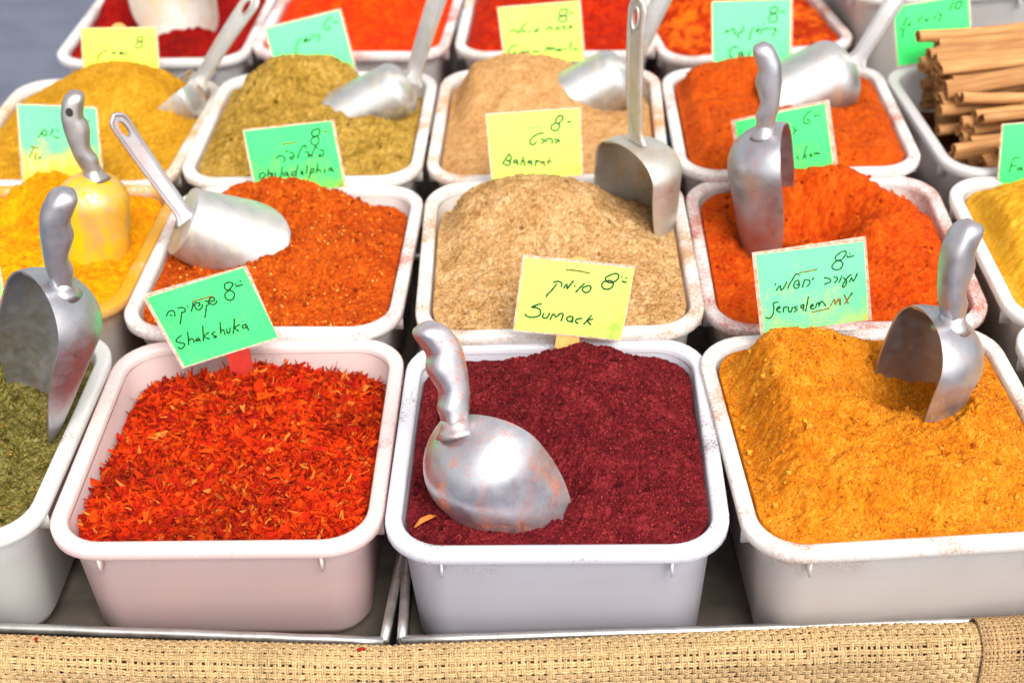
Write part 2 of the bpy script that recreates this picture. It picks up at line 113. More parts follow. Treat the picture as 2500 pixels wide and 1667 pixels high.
 'spiceyellow': {"o":[-0.39216,1.375,0.88299],"lean":22,"outer":[[-0.03787,0.05795],[0.04113,0.05585],[0.03988,-0.00197],[-0.03985,0.00197]],"inner":[[-0.0364,0.05678],[0.03944,0.05481],[0.03799,-9e-05],[-0.03834,0.00327]],"col":"yellow2","wid":1.8,"st":[["k",[[0.02158,0.04189],[0.01993,0.04373],[0.02155,0.04635],[0.02482,0.04712],[0.02597,0.04485],[0.02435,0.04223],[0.02063,0.04148],[0.0176,0.03846],[0.0178,0.03577],[0.02048,0.03522],[0.0238,0.03644],[0.02505,0.03997],[0.02158,0.04189]]],["k",[[0.03043,0.04378],[0.03309,0.04301]]],["f",[[-0.00458,0.04489],[0.00498,0.04475]]],["k",[[-0.01113,0.03418],[-0.01491,0.03298],[-0.01969,0.03092],[-0.02228,0.02788],[-0.0221,0.02518]]],["k",[[-0.01482,0.03835],[-0.014,0.03742]]],["k",[[-0.00758,0.03315],[-0.00612,0.02951]]],["k",[[-0.00258,0.03296],[-0.00557,0.03039]]],["k",[[-0.00016,0.02973],[0.00239,0.03232],[0.00162,0.02922],[0.00421,0.03226]]],["k",[[0.00481,0.0291],[0.00917,0.03162]]],["k",[[-0.02836,0.01778],[-0.02968,0.01377]]],["k",[[-0.02238,0.018],[-0.0259,0.01498]]]],"stick":[[0.00252,0.06131],[-0.00246,-0.01214],"wood"]},
 'greenfar': {"o":[-0.18479,1.34,0.89581],"lean":22,"outer":[[-0.05074,0.05263],[0.0274,0.06847],[0.04,0.00664],[-0.04008,-0.00665]],"inner":[[-0.0485,0.05117],[0.02538,0.06626],[0.03698,0.00768],[-0.03808,-0.00532]],"col":"mint","wid":1.5,"st":[["k",[[0.01744,0.05969],[0.01357,0.058],[0.01002,0.05401],[0.00971,0.04943],[0.0124,0.04749],[0.0149,0.04969],[0.01458,0.052]]],["k",[[0.01903,0.05527],[0.02322,0.05466]]],["k",[[-0.01453,0.03929],[-0.01691,0.03892],[-0.01915,0.03393],[-0.02049,0.02843],[-0.02139,0.02245]]],["k",[[-0.01241,0.03598],[-0.01017,0.04097],[-0.01002,0.03636],[-0.00738,0.04041]]],["k",[[-0.00714,0.03717],[-0.00513,0.03894],[-0.00196,0.04389]]],["k",[[-0.00021,0.04198],[0.0027,0.04325],[0.00443,0.04088],[0.00179,0.03683]]],["k",[[-0.03283,0.01452],[-0.03011,0.01953],[-0.02724,0.01988],[-0.02509,0.01702]]]]},
 'cinnamon': {"o":[0.43458,1.33,0.89296],"lean":22,"outer":[[-0.04356,0.05586],[0.03285,0.06481],[0.0382,0.00411],[-0.03825,-0.00411]],"inner":[[-0.04237,0.05468],[0.03103,0.06352],[0.03626,0.00557],[-0.03686,-0.00277]],"col":"green","wid":1.8,"st":[["k",[[0.01719,0.05767],[0.01496,0.05411],[0.0132,0.05053]]],["k",[[0.0202,0.05118],[0.0183,0.05216],[0.02048,0.05709],[0.02419,0.05832],[0.02476,0.05511],[0.02208,0.05111],[0.0202,0.05118]]],["k",[[-0.03559,0.03454],[-0.03459,0.03175]]],["k",[[-0.03136,0.03438],[-0.03267,0.02984],[-0.0335,0.02527]]],["k",[[-0.02833,0.04479],[-0.0306,0.04168],[-0.03235,0.03625]]],["k",[[-0.02863,0.03794],[-0.02671,0.03604],[-0.02492,0.03963]]],["k",[[-0.01429,0.04563],[-0.01654,0.04206],[-0.01788,0.03937]]],["k",[[-0.01139,0.04233],[-0.00945,0.03996],[-0.00765,0.04264]]],["k",[[-0.00116,0.04514],[-0.002,0.04151]]],["k",[[0.0016,0.04686],[0.00491,0.04582],[0.00275,0.0395]]]]},
 'falafel': {"o":[0.46517,1.085,0.87799],"lean":22,"outer":[[-0.03706,0.0607],[0.03966,0.06452],[0.03946,-0.00062],[-0.03946,0.00062]],"inner":[[-0.0354,0.05956],[0.03829,0.06333],[0.03795,0.00053],[-0.03786,0.00165]],"col":"green","wid":1.3,"st":[["k",[[-0.02038,0.03121],[-0.02365,0.0317],[-0.02645,0.02946],[-0.02773,0.02519],[-0.02928,0.01874]]],["k",[[-0.02733,0.02427],[-0.02299,0.02446]]],["k",[[-0.01894,0.02268],[-0.02146,0.02242],[-0.02213,0.021],[-0.01994,0.02055],[-0.01856,0.0223],[-0.01811,0.02012]]]]},
 'zaatar': {"o":[-0.40974,0.895,0.93063],"lean":22,"outer":[[-0.03727,0.04301],[0.03515,0.03693],[0.03769,0.00072],[-0.0377,-0.00072]],"inner":[[-0.03542,0.04077],[0.03367,0.03535],[0.03586,0.00355],[-0.03633,0.00143]],"col":"mint","wid":0.9,"st":[]},
}


# ------------------------------------------------------------------ helpers
def srgb(r, g, b, k=1.0):
    f = lambda c: ((c / 255 / 12.92) if c / 255 <= 0.04045 else ((c / 255 + 0.055) / 1.055) ** 2.4)
    return (f(r) * k, f(g) * k, f(b) * k)

def link(name, mesh, mat=None, parent=None):
    o = bpy.data.objects.new(name, mesh)
    COL.objects.link(o)
    if mat is not None:
        mesh.materials.append(mat)
    if parent is not None:
        o.parent = parent
    return o

def mesh_np(name, V, F, smooth=True):
    me = bpy.data.meshes.new(name)
    me.from_pydata([tuple(v) for v in V], [], [tuple(int(i) for i in f) for f in F])
    if smooth:
        me.polygons.foreach_set('use_smooth', [True] * len(me.polygons))
    me.update()
    return me

def tag(o, label, cat, group=None, kind=None):
    o['label'] = label
    o['category'] = cat
    if group:
        o['group'] = group
    if kind:
        o['kind'] = kind
    return o

def thing(name, label, cat, loc=(0, 0, 0), rot=None, group=None):
    o = bpy.data.objects.new(name, None)
    o.empty_display_size = 0.03
    COL.objects.link(o)
    o.location = loc
    if rot is not None:
        o.rotation_euler = rot
    return tag(o, label, cat, group)

class MB:
    """collects vertices and faces of one mesh"""
    def __init__(s): s.V = []; s.F = []
    def add(s, V, F):
        b = len(s.V); s.V += [tuple(v) for v in V]; s.F += [tuple(i + b for i in f) for f in F]
    def loops(s, loops, closed=True, cap0=False, cap1=False):
        n = len(loops[0]); V = [p for l in loops for p in l]; F = []
        for i in range(len(loops) - 1):
            for j in range(n if closed else n - 1):
                k = (j + 1) % n
                F.append((i * n + j, i * n + k, (i + 1) * n + k, (i + 1) * n + j))
        if cap0: F.append(tuple(range(n))[::-1])
        if cap1: F.append(tuple((len(loops) - 1) * n + j for j in range(n)))
        s.add(V, F)
    def box(s, a, b):
        x0, y0, z0 = a; x1, y1, z1 = b
        s.add([(x0, y0, z0), (x1, y0, z0), (x1, y1, z0), (x0, y1, z0), (x0, y0, z1), (x1, y0, z1), (x1, y1, z1), (x0, y1, z1)],
              [(0, 3, 2, 1), (4, 5, 6, 7), (0, 1, 5, 4), (1, 2, 6, 5), (2, 3, 7, 6), (3, 0, 4, 7)])
    def tube(s, pts, rad, n=8, flat=1.0, caps=True):
        pts = [Vector(p) for p in pts]
        rads = rad if isinstance(rad, (list, tuple)) else [rad] * len(pts)
        L = []; side = None
        for i, p in enumerate(pts):
            t = (pts[min(i + 1, len(pts) - 1)] - pts[max(i - 1, 0)]).normalized()
            if side is None:
                side = t.orthogonal().normalized()
            side = (side - t * side.dot(t)).normalized()
            up = t.cross(side)
            L.append([p + (side * math.cos(a) + up * math.sin(a) * flat) * rads[i] for a in (2 * math.pi * k / n for k in range(n))])
        s.loops(L, True, caps, caps)
    def mesh(s, name, smooth=True): return mesh_np(name, s.V, s.F, smooth)

def vnoise(x, y, seed=0):
    """smooth value noise on arrays"""
    rs = np.random.RandomState(seed); G = rs.rand(257, 257)
    xi = np.floor(x).astype(int); yi = np.floor(y).astype(int)
    fx = x - xi; fy = y - yi
    fx = fx * fx * fx * (fx * (fx * 6 - 15) + 10); fy = fy * fy * fy * (fy * (fy * 6 - 15) + 10)
    a = G[xi % 256, yi % 256]; b = G[(xi + 1) % 256, yi % 256]; c = G[xi % 256, (yi + 1) % 256]; d = G[(xi + 1) % 256, (yi + 1) % 256]
    return (a * (1 - fx) + b * fx) * (1 - fy) + (c * (1 - fx) + d * fx) * fy - 0.5

def fbm(x, y, seed, octs=4, gain=0.55):
    t = 0; a = 1.0
    for k in range(octs):
        t = t + a * vnoise(x * 2 ** k + 17.3 * k, y * 2 ** k - 9.1 * k, seed + k); a *= gain
    return t

# ------------------------------------------------------------------ materials
class NT:
    def __init__(s, name):
        s.m = bpy.data.materials.new(name); s.m.use_nodes = True; s.t = s.m.node_tree; s.t.nodes.clear()
        s.out = s.n('ShaderNodeOutputMaterial')
    def n(s, typ, **kw):
        o = s.t.nodes.new(typ)
        for k, v in kw.items(): setattr(o, k, v)
        return o
    def l(s, a, b): s.t.links.new(a, b)
    def coord(s): return s.n('ShaderNodeTexCoord').outputs['Object']
    def noise(s, scale, detail=3, rough=0.55, vec=None, dist=0.0):
        o = s.n('ShaderNodeTexNoise'); o.inputs['Scale'].default_value = scale; o.inputs['Detail'].default_value = detail
        o.inputs['Roughness'].default_value = rough; o.inputs['Distortion'].default_value = dist
        s.l(vec if vec is not None else s.coord(), o.inputs['Vector']); return o.outputs['Fac']
    def ramp(s, fac, stops):
        o = s.n('ShaderNodeValToRGB'); e = o.color_ramp.elements
        while len(e) < len(stops): e.new(0.5)
        for i, (p, c) in enumerate(stops):
            e[i].position = p; e[i].color = (c, c, c, 1) if not hasattr(c, '__len__') else (*c[:3], 1)
        s.l(fac, o.inputs['Fac']); return o.outputs['Color']
    def mix(s, fac, a, b, mode='MIX'):
        o = s.n('ShaderNodeMix', data_type='RGBA', blend_type=mode)
        for sock, v in ((o.inputs[0], fac), (o.inputs[6], a), (o.inputs[7], b)):
            if hasattr(v, 'is_output'): s.l(v, sock)
            elif hasattr(v, '__len__'): sock.default_value = (*v[:3], 1)
            else: sock.default_value = v
        return o.outputs[2]
    def math(s, op, a, b=0.0, clamp=False):
        o = s.n('ShaderNodeMath', operation=op, use_clamp=clamp)
        for sock, v in ((o.inputs[0], a), (o.inputs[1], b)):
            if hasattr(v, 'is_output'): s.l(v, sock)
            else: sock.default_value = v
        return o.outputs[0]
    def bump(s, h, strength, dist=0.001):
        o = s.n('ShaderNodeBump'); o.inputs['Strength'].default_value = strength; o.inputs['Distance'].default_value = dist
        s.l(h, o.inputs['Height']); return o.outputs['Normal']
    def pbsdf(s, color, rough=0.5, metal=0.0, spec=0.5, normal=None):
        o = s.n('ShaderNodeBsdfPrincipled')
        for k, v in (('Base Color', color), ('Roughness', rough), ('Metallic', metal), ('Specular IOR Level', spec)):
            if hasattr(v, 'is_output'): s.l(v, o.inputs[k])
            elif hasattr(v, '__len__'): o.inputs[k].default_value = (*v[:3], 1)
            else: o.inputs[k].default_value = v
        if normal is not None: s.l(normal, o.inputs['Normal'])
        return o
    def done(s, sh): s.l(sh, s.out.inputs['Surface']); return s.m

def powder_mat(name, speck=0.35, bump=0.55, fine=1500):
    t = NT(name)
    at = t.n('ShaderNodeAttribute', attribute_name='pigment')
    v = t.coord()
    f1 = t.noise(fine, 2, 0.6, v)
    f2 = t.noise(fine * 0.28, 3, 0.6, v)
    m = t.ramp(t.math('ADD', t.math('MULTIPLY', f1, 0.6), t.math('MULTIPLY', f2, 0.4)), [(0.33, 1 - speck), (0.5, 1.0), (0.68, 1 + speck)])
    c = t.mix(1.0, at.outputs['Color'], m, 'MULTIPLY')
    p = t.pbsdf(c, 0.95, 0, 0.12, t.bump(f1, bump, 0.0012))
    return t.done(p.outputs[0])

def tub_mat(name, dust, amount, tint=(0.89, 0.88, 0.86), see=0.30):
    """milky translucent plastic, spice dust along the rim doubling as painted bounce light"""
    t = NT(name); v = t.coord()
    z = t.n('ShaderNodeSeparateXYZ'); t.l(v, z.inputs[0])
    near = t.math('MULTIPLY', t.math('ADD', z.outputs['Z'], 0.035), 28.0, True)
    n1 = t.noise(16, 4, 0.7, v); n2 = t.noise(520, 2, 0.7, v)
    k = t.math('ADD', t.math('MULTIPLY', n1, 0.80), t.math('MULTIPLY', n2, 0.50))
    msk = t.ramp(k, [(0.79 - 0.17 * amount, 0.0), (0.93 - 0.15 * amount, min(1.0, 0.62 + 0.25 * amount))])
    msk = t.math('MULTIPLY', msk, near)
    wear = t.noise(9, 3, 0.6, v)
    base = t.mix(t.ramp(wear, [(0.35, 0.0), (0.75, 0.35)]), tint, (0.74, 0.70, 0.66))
    col = t.mix(msk, base, dust)  # dust, plus light bounced off the spice painted into rim and inner walls
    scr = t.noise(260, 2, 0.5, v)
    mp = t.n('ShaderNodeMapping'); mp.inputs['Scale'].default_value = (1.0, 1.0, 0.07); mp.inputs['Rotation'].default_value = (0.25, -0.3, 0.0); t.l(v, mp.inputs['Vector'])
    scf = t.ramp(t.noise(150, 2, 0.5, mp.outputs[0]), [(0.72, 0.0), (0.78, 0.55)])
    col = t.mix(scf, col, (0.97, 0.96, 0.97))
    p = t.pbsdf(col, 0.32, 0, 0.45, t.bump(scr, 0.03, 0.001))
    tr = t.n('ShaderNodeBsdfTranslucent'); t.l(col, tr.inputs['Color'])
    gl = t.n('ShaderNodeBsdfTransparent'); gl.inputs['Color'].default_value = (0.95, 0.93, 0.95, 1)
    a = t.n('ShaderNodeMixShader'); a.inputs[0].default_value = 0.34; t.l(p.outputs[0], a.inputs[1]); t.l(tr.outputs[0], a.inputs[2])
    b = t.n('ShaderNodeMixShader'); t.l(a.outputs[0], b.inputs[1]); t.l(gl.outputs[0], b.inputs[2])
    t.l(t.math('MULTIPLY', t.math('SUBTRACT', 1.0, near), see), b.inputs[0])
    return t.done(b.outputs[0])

def metal_mat(name, dust=None, amount=0.0, base=(0.72, 0.72, 0.74), rough=0.34, cover=0.0):
    """matte cast aluminium: brushed streaks, dull patches, spice film and clinging dust"""
    t = NT(name); v = t.coord()
    mp = t.n('ShaderNodeMapping'); mp.inputs['Scale'].default_value = (1.0, 1.0, 0.22); mp.inputs['Rotation'].default_value = (0.3, 0.5, 0.2); t.l(v, mp.inputs['Vector'])
    st = t.noise(300, 3, 0.7, mp.outputs[0])
    n1 = t.noise(26, 4, 0.65, v, 0.6); n2 = t.noise(620, 2, 0.7, v); n3 = t.noise(90, 4, 0.65, v, 0.4)
    sm = t.noise(60, 4, 0.7, mp.outputs[0], 0.8)
    col = t.mix(t.ramp(n1, [(0.35, 0.0), (0.7, 1.0)]), base, tuple(c * 0.80 for c in base))
    col = t.mix(t.ramp(st, [(0.55, 0.0), (0.75, 0.35)]), col, tuple(c * 0.55 for c in base))
    rg = t.math('ADD', t.math('ADD', t.math('MULTIPLY', n3, 0.30), t.math('MULTIPLY', st, 0.14)), rough - 0.20)
    p = t.pbsdf(col, rg, 1.0, 0.5, t.bump(t.math('ADD', n3, t.math('MULTIPLY', st, 0.5)), 0.09, 0.0012))
    d0 = t.pbsdf(tuple(c * .62 for c in base), 0.7, 0, 0.2)          # oxide film
    m0 = t.n('ShaderNodeMixShader'); t.l(t.ramp(n3, [(0.3, 0.05), (0.7, 0.24)]), m0.inputs[0]); t.l(p.outputs[0], m0.inputs[1]); t.l(d0.outputs[0], m0.inputs[2])
    if dust is None:
        return t.done(m0.outputs[0])
    k = t.math('ADD', t.math('ADD', t.math('MULTIPLY', n1, 0.40), t.math('MULTIPLY', sm, 0.42)), t.math('MULTIPLY', n2, 0.50))
    msk = t.ramp(k, [(0.80 - 0.2 * amount - 0.3 * cover, 0.0), (0.92 - 0.2 * amount, 0.85)])
    film = t.math('MULTIPLY', t.ramp(sm, [(0.45, 0.0), (0.75, 1.0)]), 0.10 + 0.25 * amount)
    msk = t.math('ADD', msk, film, True)
    d = t.pbsdf(dust, 0.95, 0, 0.1)
    mx = t.n('ShaderNodeMixShader'); t.l(msk, mx.inputs[0]); t.l(m0.outputs[0], mx.inputs[1]); t.l(d.outputs[0], mx.inputs[2])
    return t.done(mx.outputs[0])

def paper_mat(name, col, dust, amount):
    """fluorescent card behind a glossy laminate, spice dust caught along its lower half"""
    t = NT(name); v = t.coord()
    z = t.n('ShaderNodeSeparateXYZ'); t.l(v, z.inputs[0])
    low = t.math('SUBTRACT', 0.75, t.math('MULTIPLY', z.outputs['Z'], 15.0), True)
    n1 = t.noise(45, 4, 0.65, v); n2 = t.noise(700, 2, 0.6, v); n0 = t.noise(14, 2, 0.5, v)
    k = t.math('ADD', t.math('MULTIPLY', n1, 0.7), t.math('MULTIPLY', n2, 0.42))
    k = t.math('ADD', k, t.math('MULTIPLY', low, 0.34 * amount))
    msk = t.ramp(k, [(0.66, 0.0), (0.92, 0.85)])
    base = t.mix(t.ramp(n0, [(0.4, 0.0), (0.7, 0.5)]), col, tuple(min(1, c * 1.05 + 0.05) for c in col))
    c = t.mix(msk, base, dust)
    return t.done(t.pbsdf(c, 0.45, 0, 0.12).outputs[0])

def plain_mat(name, col, rough=0.6, spec=0.4, nscale=60, var=0.25, metal=0.0, bump=0.0):
    t = NT(name); v = t.coord(); n = t.noise(nscale, 4, 0.6, v)
    c = t.mix(1.0, col, t.ramp(n, [(0.3, 1 - var), (0.7, 1 + var)]), 'MULTIPLY')
    return t.done(t.pbsdf(c, rough, metal, spec, t.bump(n, bump, 0.002) if bump else None).outputs[0])

def laminate_mat():
    t = NT('clear_laminate')
    p = t.pbsdf(t.mix(t.ramp(t.noise(300, 2), [(0.45, 0.0), (0.65, 1.0)]), (0.78, 0.62, 0.52), (0.62, 0.36, 0.22)), 0.2, 0, 0.5)
    g = t.n('ShaderNodeBsdfTransparent'); g.inputs['Color'].default_value = (0.97, 0.93, 0.9, 1)
    m = t.n('ShaderNodeMixShader'); m.inputs[0].default_value = 0.5
    t.l(p.outputs[0], m.inputs[1]); t.l(g.outputs[0], m.inputs[2])
    return t.done(m.outputs[0])

M_LAM = laminate_mat()
M_INK = plain_mat('marker_ink', (0.006, 0.03, 0.012), 0.5, 0.3)
M_INKB = plain_mat('worn_marker_ink', (0.16, 0.09, 0.03), 0.6, 0.3)
M_INKF = plain_mat('faded_marker_ink', (0.28, 0.42, 0.09), 0.6, 0.3)
M_WOOD = plain_mat('flat_stick_wood', (0.62, 0.33, 0.09), 0.7, 0.3, 90, 0.2)
M_WOODR = plain_mat('red_stained_stick', (0.36, 0.012, 0.004), 0.6, 0.3, 90, 0.2)

# ------------------------------------------------------------------ ground and stalls
def ground():
    mb = MB(); mb.box((-40, -40, -0.1), (40, 60, 0.0))
    t = NT('grey_paving'); v = t.coord()
    c = t.mix(t.ramp(t.noise(7, 5, 0.65, v), [(0.35, 0.0), (0.7, 1.0)]), (0.09, 0.10, 0.14), (0.12, 0.13, 0.17))
    br = t.n('ShaderNodeTexBrick'); br.inputs['Scale'].default_value = 1.6; br.inputs['Mortar Size'].default_value = 0.008; br.inputs['Color1'].default_value = (1, 1, 1, 1); br.inputs['Color2'].default_value = (.95, .95, .96, 1); br.inputs['Mortar'].default_value = (.88, .88, .88, 1); t.l(v, br.inputs['Vector'])
    c = t.mix(1.0, c, br.outputs['Color'], 'MULTIPLY')
    o = link('pavement', mb.mesh('pavement', False), t.done(t.pbsdf(c, 0.85, 0, 0.3).outputs[0]))
    o['kind'] = 'structure'
ground()

M_BLUE = plain_mat('blue_table_paint', (0.006, 0.045, 0.12), 0.5, 0.4, 30, 0.3)
M_DARK = plain_mat('dark_stall_wood', (0.035, 0.026, 0.02), 0.8, 0.2, 20, 0.4)
TOP = 0.772

def stall(x0, x1, y0, y1, top, label, legs=True):
    o = thing('stall_table', label, 'table', ((x0 + x1) / 2, (y0 + y1) / 2, 0), None, 'stall tables under the tubs')
    hx, hy = (x1 - x0) / 2, (y1 - y0) / 2
    mb = MB(); mb.box((-hx, -hy + .05, top - 0.03), (hx, hy, top)); link('tabletop', mb.mesh('tabletop', False), M_DARK, o)
    mb = MB(); mb.box((-hx, -hy, top - 0.03), (hx, -hy + .0495, top)); link('front_rail', mb.mesh('front_rail', False), M_BLUE, o)
    mb = MB(); mb.box((-hx + 0.01, -hy + 0.008, top - 0.16), (hx - 0.01, hy - 0.008, top - 0.031)); link('apron', mb.mesh('apron', False), M_DARK, o)
    for sx in (-1, 1):
        for sy in (-1, 1):
            mb = MB(); cx, cy = sx * (hx - 0.05), sy * (hy - 0.05)
            mb.box((cx - 0.025, cy - 0.025, 0), (cx + 0.025, cy + 0.025, top - 0.161)); link('leg', mb.mesh('leg', False), M_DARK, o)
stall(-0.54, 0.80, 0.655, 1.41, TOP, 'blue painted stall table carrying the front three rows of spice tubs')
stall(-0.485, 0.80, 1.425, 1.80, 0.752, 'lower stall table behind, carrying the farthest row of red spice tubs')

# ------------------------------------------------------------------ metal trays
M_TRAY = metal_mat('tray_steel', (0.22, 0.13, 0.06), 0.25, (0.62, 0.61, 0.60), 0.38)
M_TRAYF = plain_mat('stained_shaded_tray_floor', (0.075, 0.062, 0.05), 0.6, 0.4, 22, 0.5)  # brown stains, darkened further to paint in the shade between tubs
def tray(corner, ang, x0, x1, depth, label):
    o = thing('metal_tray', label, 'tray', (corner[0], corner[1], TOP), (0, 0, ang), 'metal trays under the tubs')
    h, w = 0.0345, 0.0012
    mb = MB(); mb.box((x0 + 0.004, 0.004, 0.0005), (x1 - 0.004, depth, 0.002)); link('floor', mb.mesh('floor', False), M_TRAYF, o)
    mb = MB()
    for a, b in (((x0, 0.003, 0.002), (x1, 0.003 + w, h)), ((x0 + 0.003, 0.006, 0.002), (x0 + 0.003 + w, depth, h)), ((x1 - 0.003 - w, 0.006, 0.002), (x1 - 0.003, depth, h)), ((x0, depth + 0.001, 0.002), (x1, depth + 0.001 + w, h))):
        mb.box(a, b)
    link('side_wall', mb.mesh('side_wall', False), M_TRAYF, o)
    mb = MB()
    r = 0.0034
    P = [(x0 + .003, .0035), (x1 - .003, .0035), (x1 - .003, depth), (x0 + .003, depth)]
    for i in range(4):
        a, b = Vector((*P[i], h)), Vector((*P[(i + 1) % 4], h)); n = 24
        mb.tube([a.lerp(b, k / n) + Vector((0, 0, random.uniform(-.0003, .0003))) for k in range(n + 1)], r, 8)
    link('rolled_rim', mb.mesh('rolled_rim'), M_TRAY, o)
tray((-0.0885, 0.6535), R(-5.8), -0.46, 0.0, 0.48, 'galvanised tray holding the green and chilli flake tubs, rim beside the blue table edge')
tray((-0.0825, 0.6545), R(-0.5), 0.0, 0.80, 0.46, 'galvanised tray holding the sumac and Jerusalem mix tubs')

# ------------------------------------------------------------------ tubs
TW, TA, TR = 0.22, 1.04627, 0.03664
def rrect(inset, n=9, per=5):
    hx, hy = TW / 2 - inset, TA * TW / 2 - inset
    r = max(TR - inset * 0.75, 0.012)
    P = []
    for cx, cy, a0 in ((hx - r, hy - r, 0), (-hx + r, hy - r, 90), (-hx + r, -hy + r, 180), (hx - r, -hy + r, 270)):
        for k in range(n):
            a = R(a0 + 90 * k / (n - 1)); P.append((cx + r * math.cos(a), cy + r * math.sin(a)))
    Q = []
    for i in range(len(P)):
        a, b = P[i], P[(i + 1) % len(P)]
        m = per if (i % n) == n - 1 else 1
        for k in range(m):
            Q.append((a[0] + (b[0] - a[0]) * k / m, a[1] + (b[1] - a[1]) * k / m))
    return Q
def wall_inset(depth): return 0.0118 + 0.10 * max(depth, 0)

def tub_meshes(h):
    ring = lambda ins, z: [(x, y, z) for x, y in rrect(ins)]
    rim = MB()
    prof = [(0.0072, -0.0095), (0.0016, -0.0092), (0.0004, -0.0080), (0.0, -0.0015), (0.0010, -0.0002), (0.0030, 0.0), (0.0078, 0.0), (0.0098, -0.0006), (0.0106, -0.0020), (0.0107, -0.0060)]
    rim.loops([ring(*p) for p in prof])
    # small moulded ribs under the rim near the corners
    hx, hy = TW / 2, TA * TW / 2
    for x, y, ax in ((-hx + .0056, -hy + .036, 0), (hx - .0056, -hy + .036, 0), (-hx + .038, -hy + .0056, 1), (hx - .038, -hy + .0056, 1), (-hx + .0056, hy - .036, 0), (hx - .0056, hy - .036, 0)):
        a, b = (.0044, .0007) if ax == 0 else (.0007, .0044)
        rim.box((x - a, y - b, -0.021), (x + a, y + b, -0.0088))
    body = MB()
    outer = [(0.0093, -0.0096), (0.0100, -0.024), (0.0112, -0.0262), (0.0112 + 0.07 * (h - .045), -h + 0.014), (0.0165 + 0.07 * (h - .045), -h + 0.005), (0.026 + 0.07 * (h - .045), -h)]
    inner = [(0.0112, -0.0061), (0.0116, -0.024), (0.0130, -0.0268), (0.0126 + 0.07 * (h - .045), -h + 0.014), (0.0178 + 0.07 * (h - .045), -h + 0.0066), (0.027 + 0.07 * (h - .045), -h + 0.0016)]
    body.loops([ring(*p) for p in inner[::-1]], cap0=True)
    body.loops([ring(*p) for p in outer], cap1=True)
    return rim.mesh('rim'), body.mesh('body')

TUBS = {}
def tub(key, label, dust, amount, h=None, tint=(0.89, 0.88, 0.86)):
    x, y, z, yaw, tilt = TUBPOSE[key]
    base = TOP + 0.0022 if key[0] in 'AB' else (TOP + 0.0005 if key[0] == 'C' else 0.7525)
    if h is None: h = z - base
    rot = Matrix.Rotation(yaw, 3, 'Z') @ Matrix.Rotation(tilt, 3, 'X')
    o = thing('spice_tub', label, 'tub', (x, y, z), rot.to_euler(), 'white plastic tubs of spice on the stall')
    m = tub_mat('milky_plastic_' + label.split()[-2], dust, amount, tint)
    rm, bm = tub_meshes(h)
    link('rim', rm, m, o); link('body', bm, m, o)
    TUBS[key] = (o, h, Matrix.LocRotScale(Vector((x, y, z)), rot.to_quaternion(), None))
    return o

# ------------------------------------------------------------------ heaps of spice
OCT_V = np.array([(1, 0, 0), (-1, 0, 0), (0, 1, 0), (0, -1, 0), (0, 0, 1), (0, 0, -1)], float)
OCT_F = np.array([(0, 2, 4), (2, 1, 4), (1, 3, 4), (3, 0, 4), (2, 0, 5), (1, 2, 5), (3, 1, 5), (0, 3, 5)])

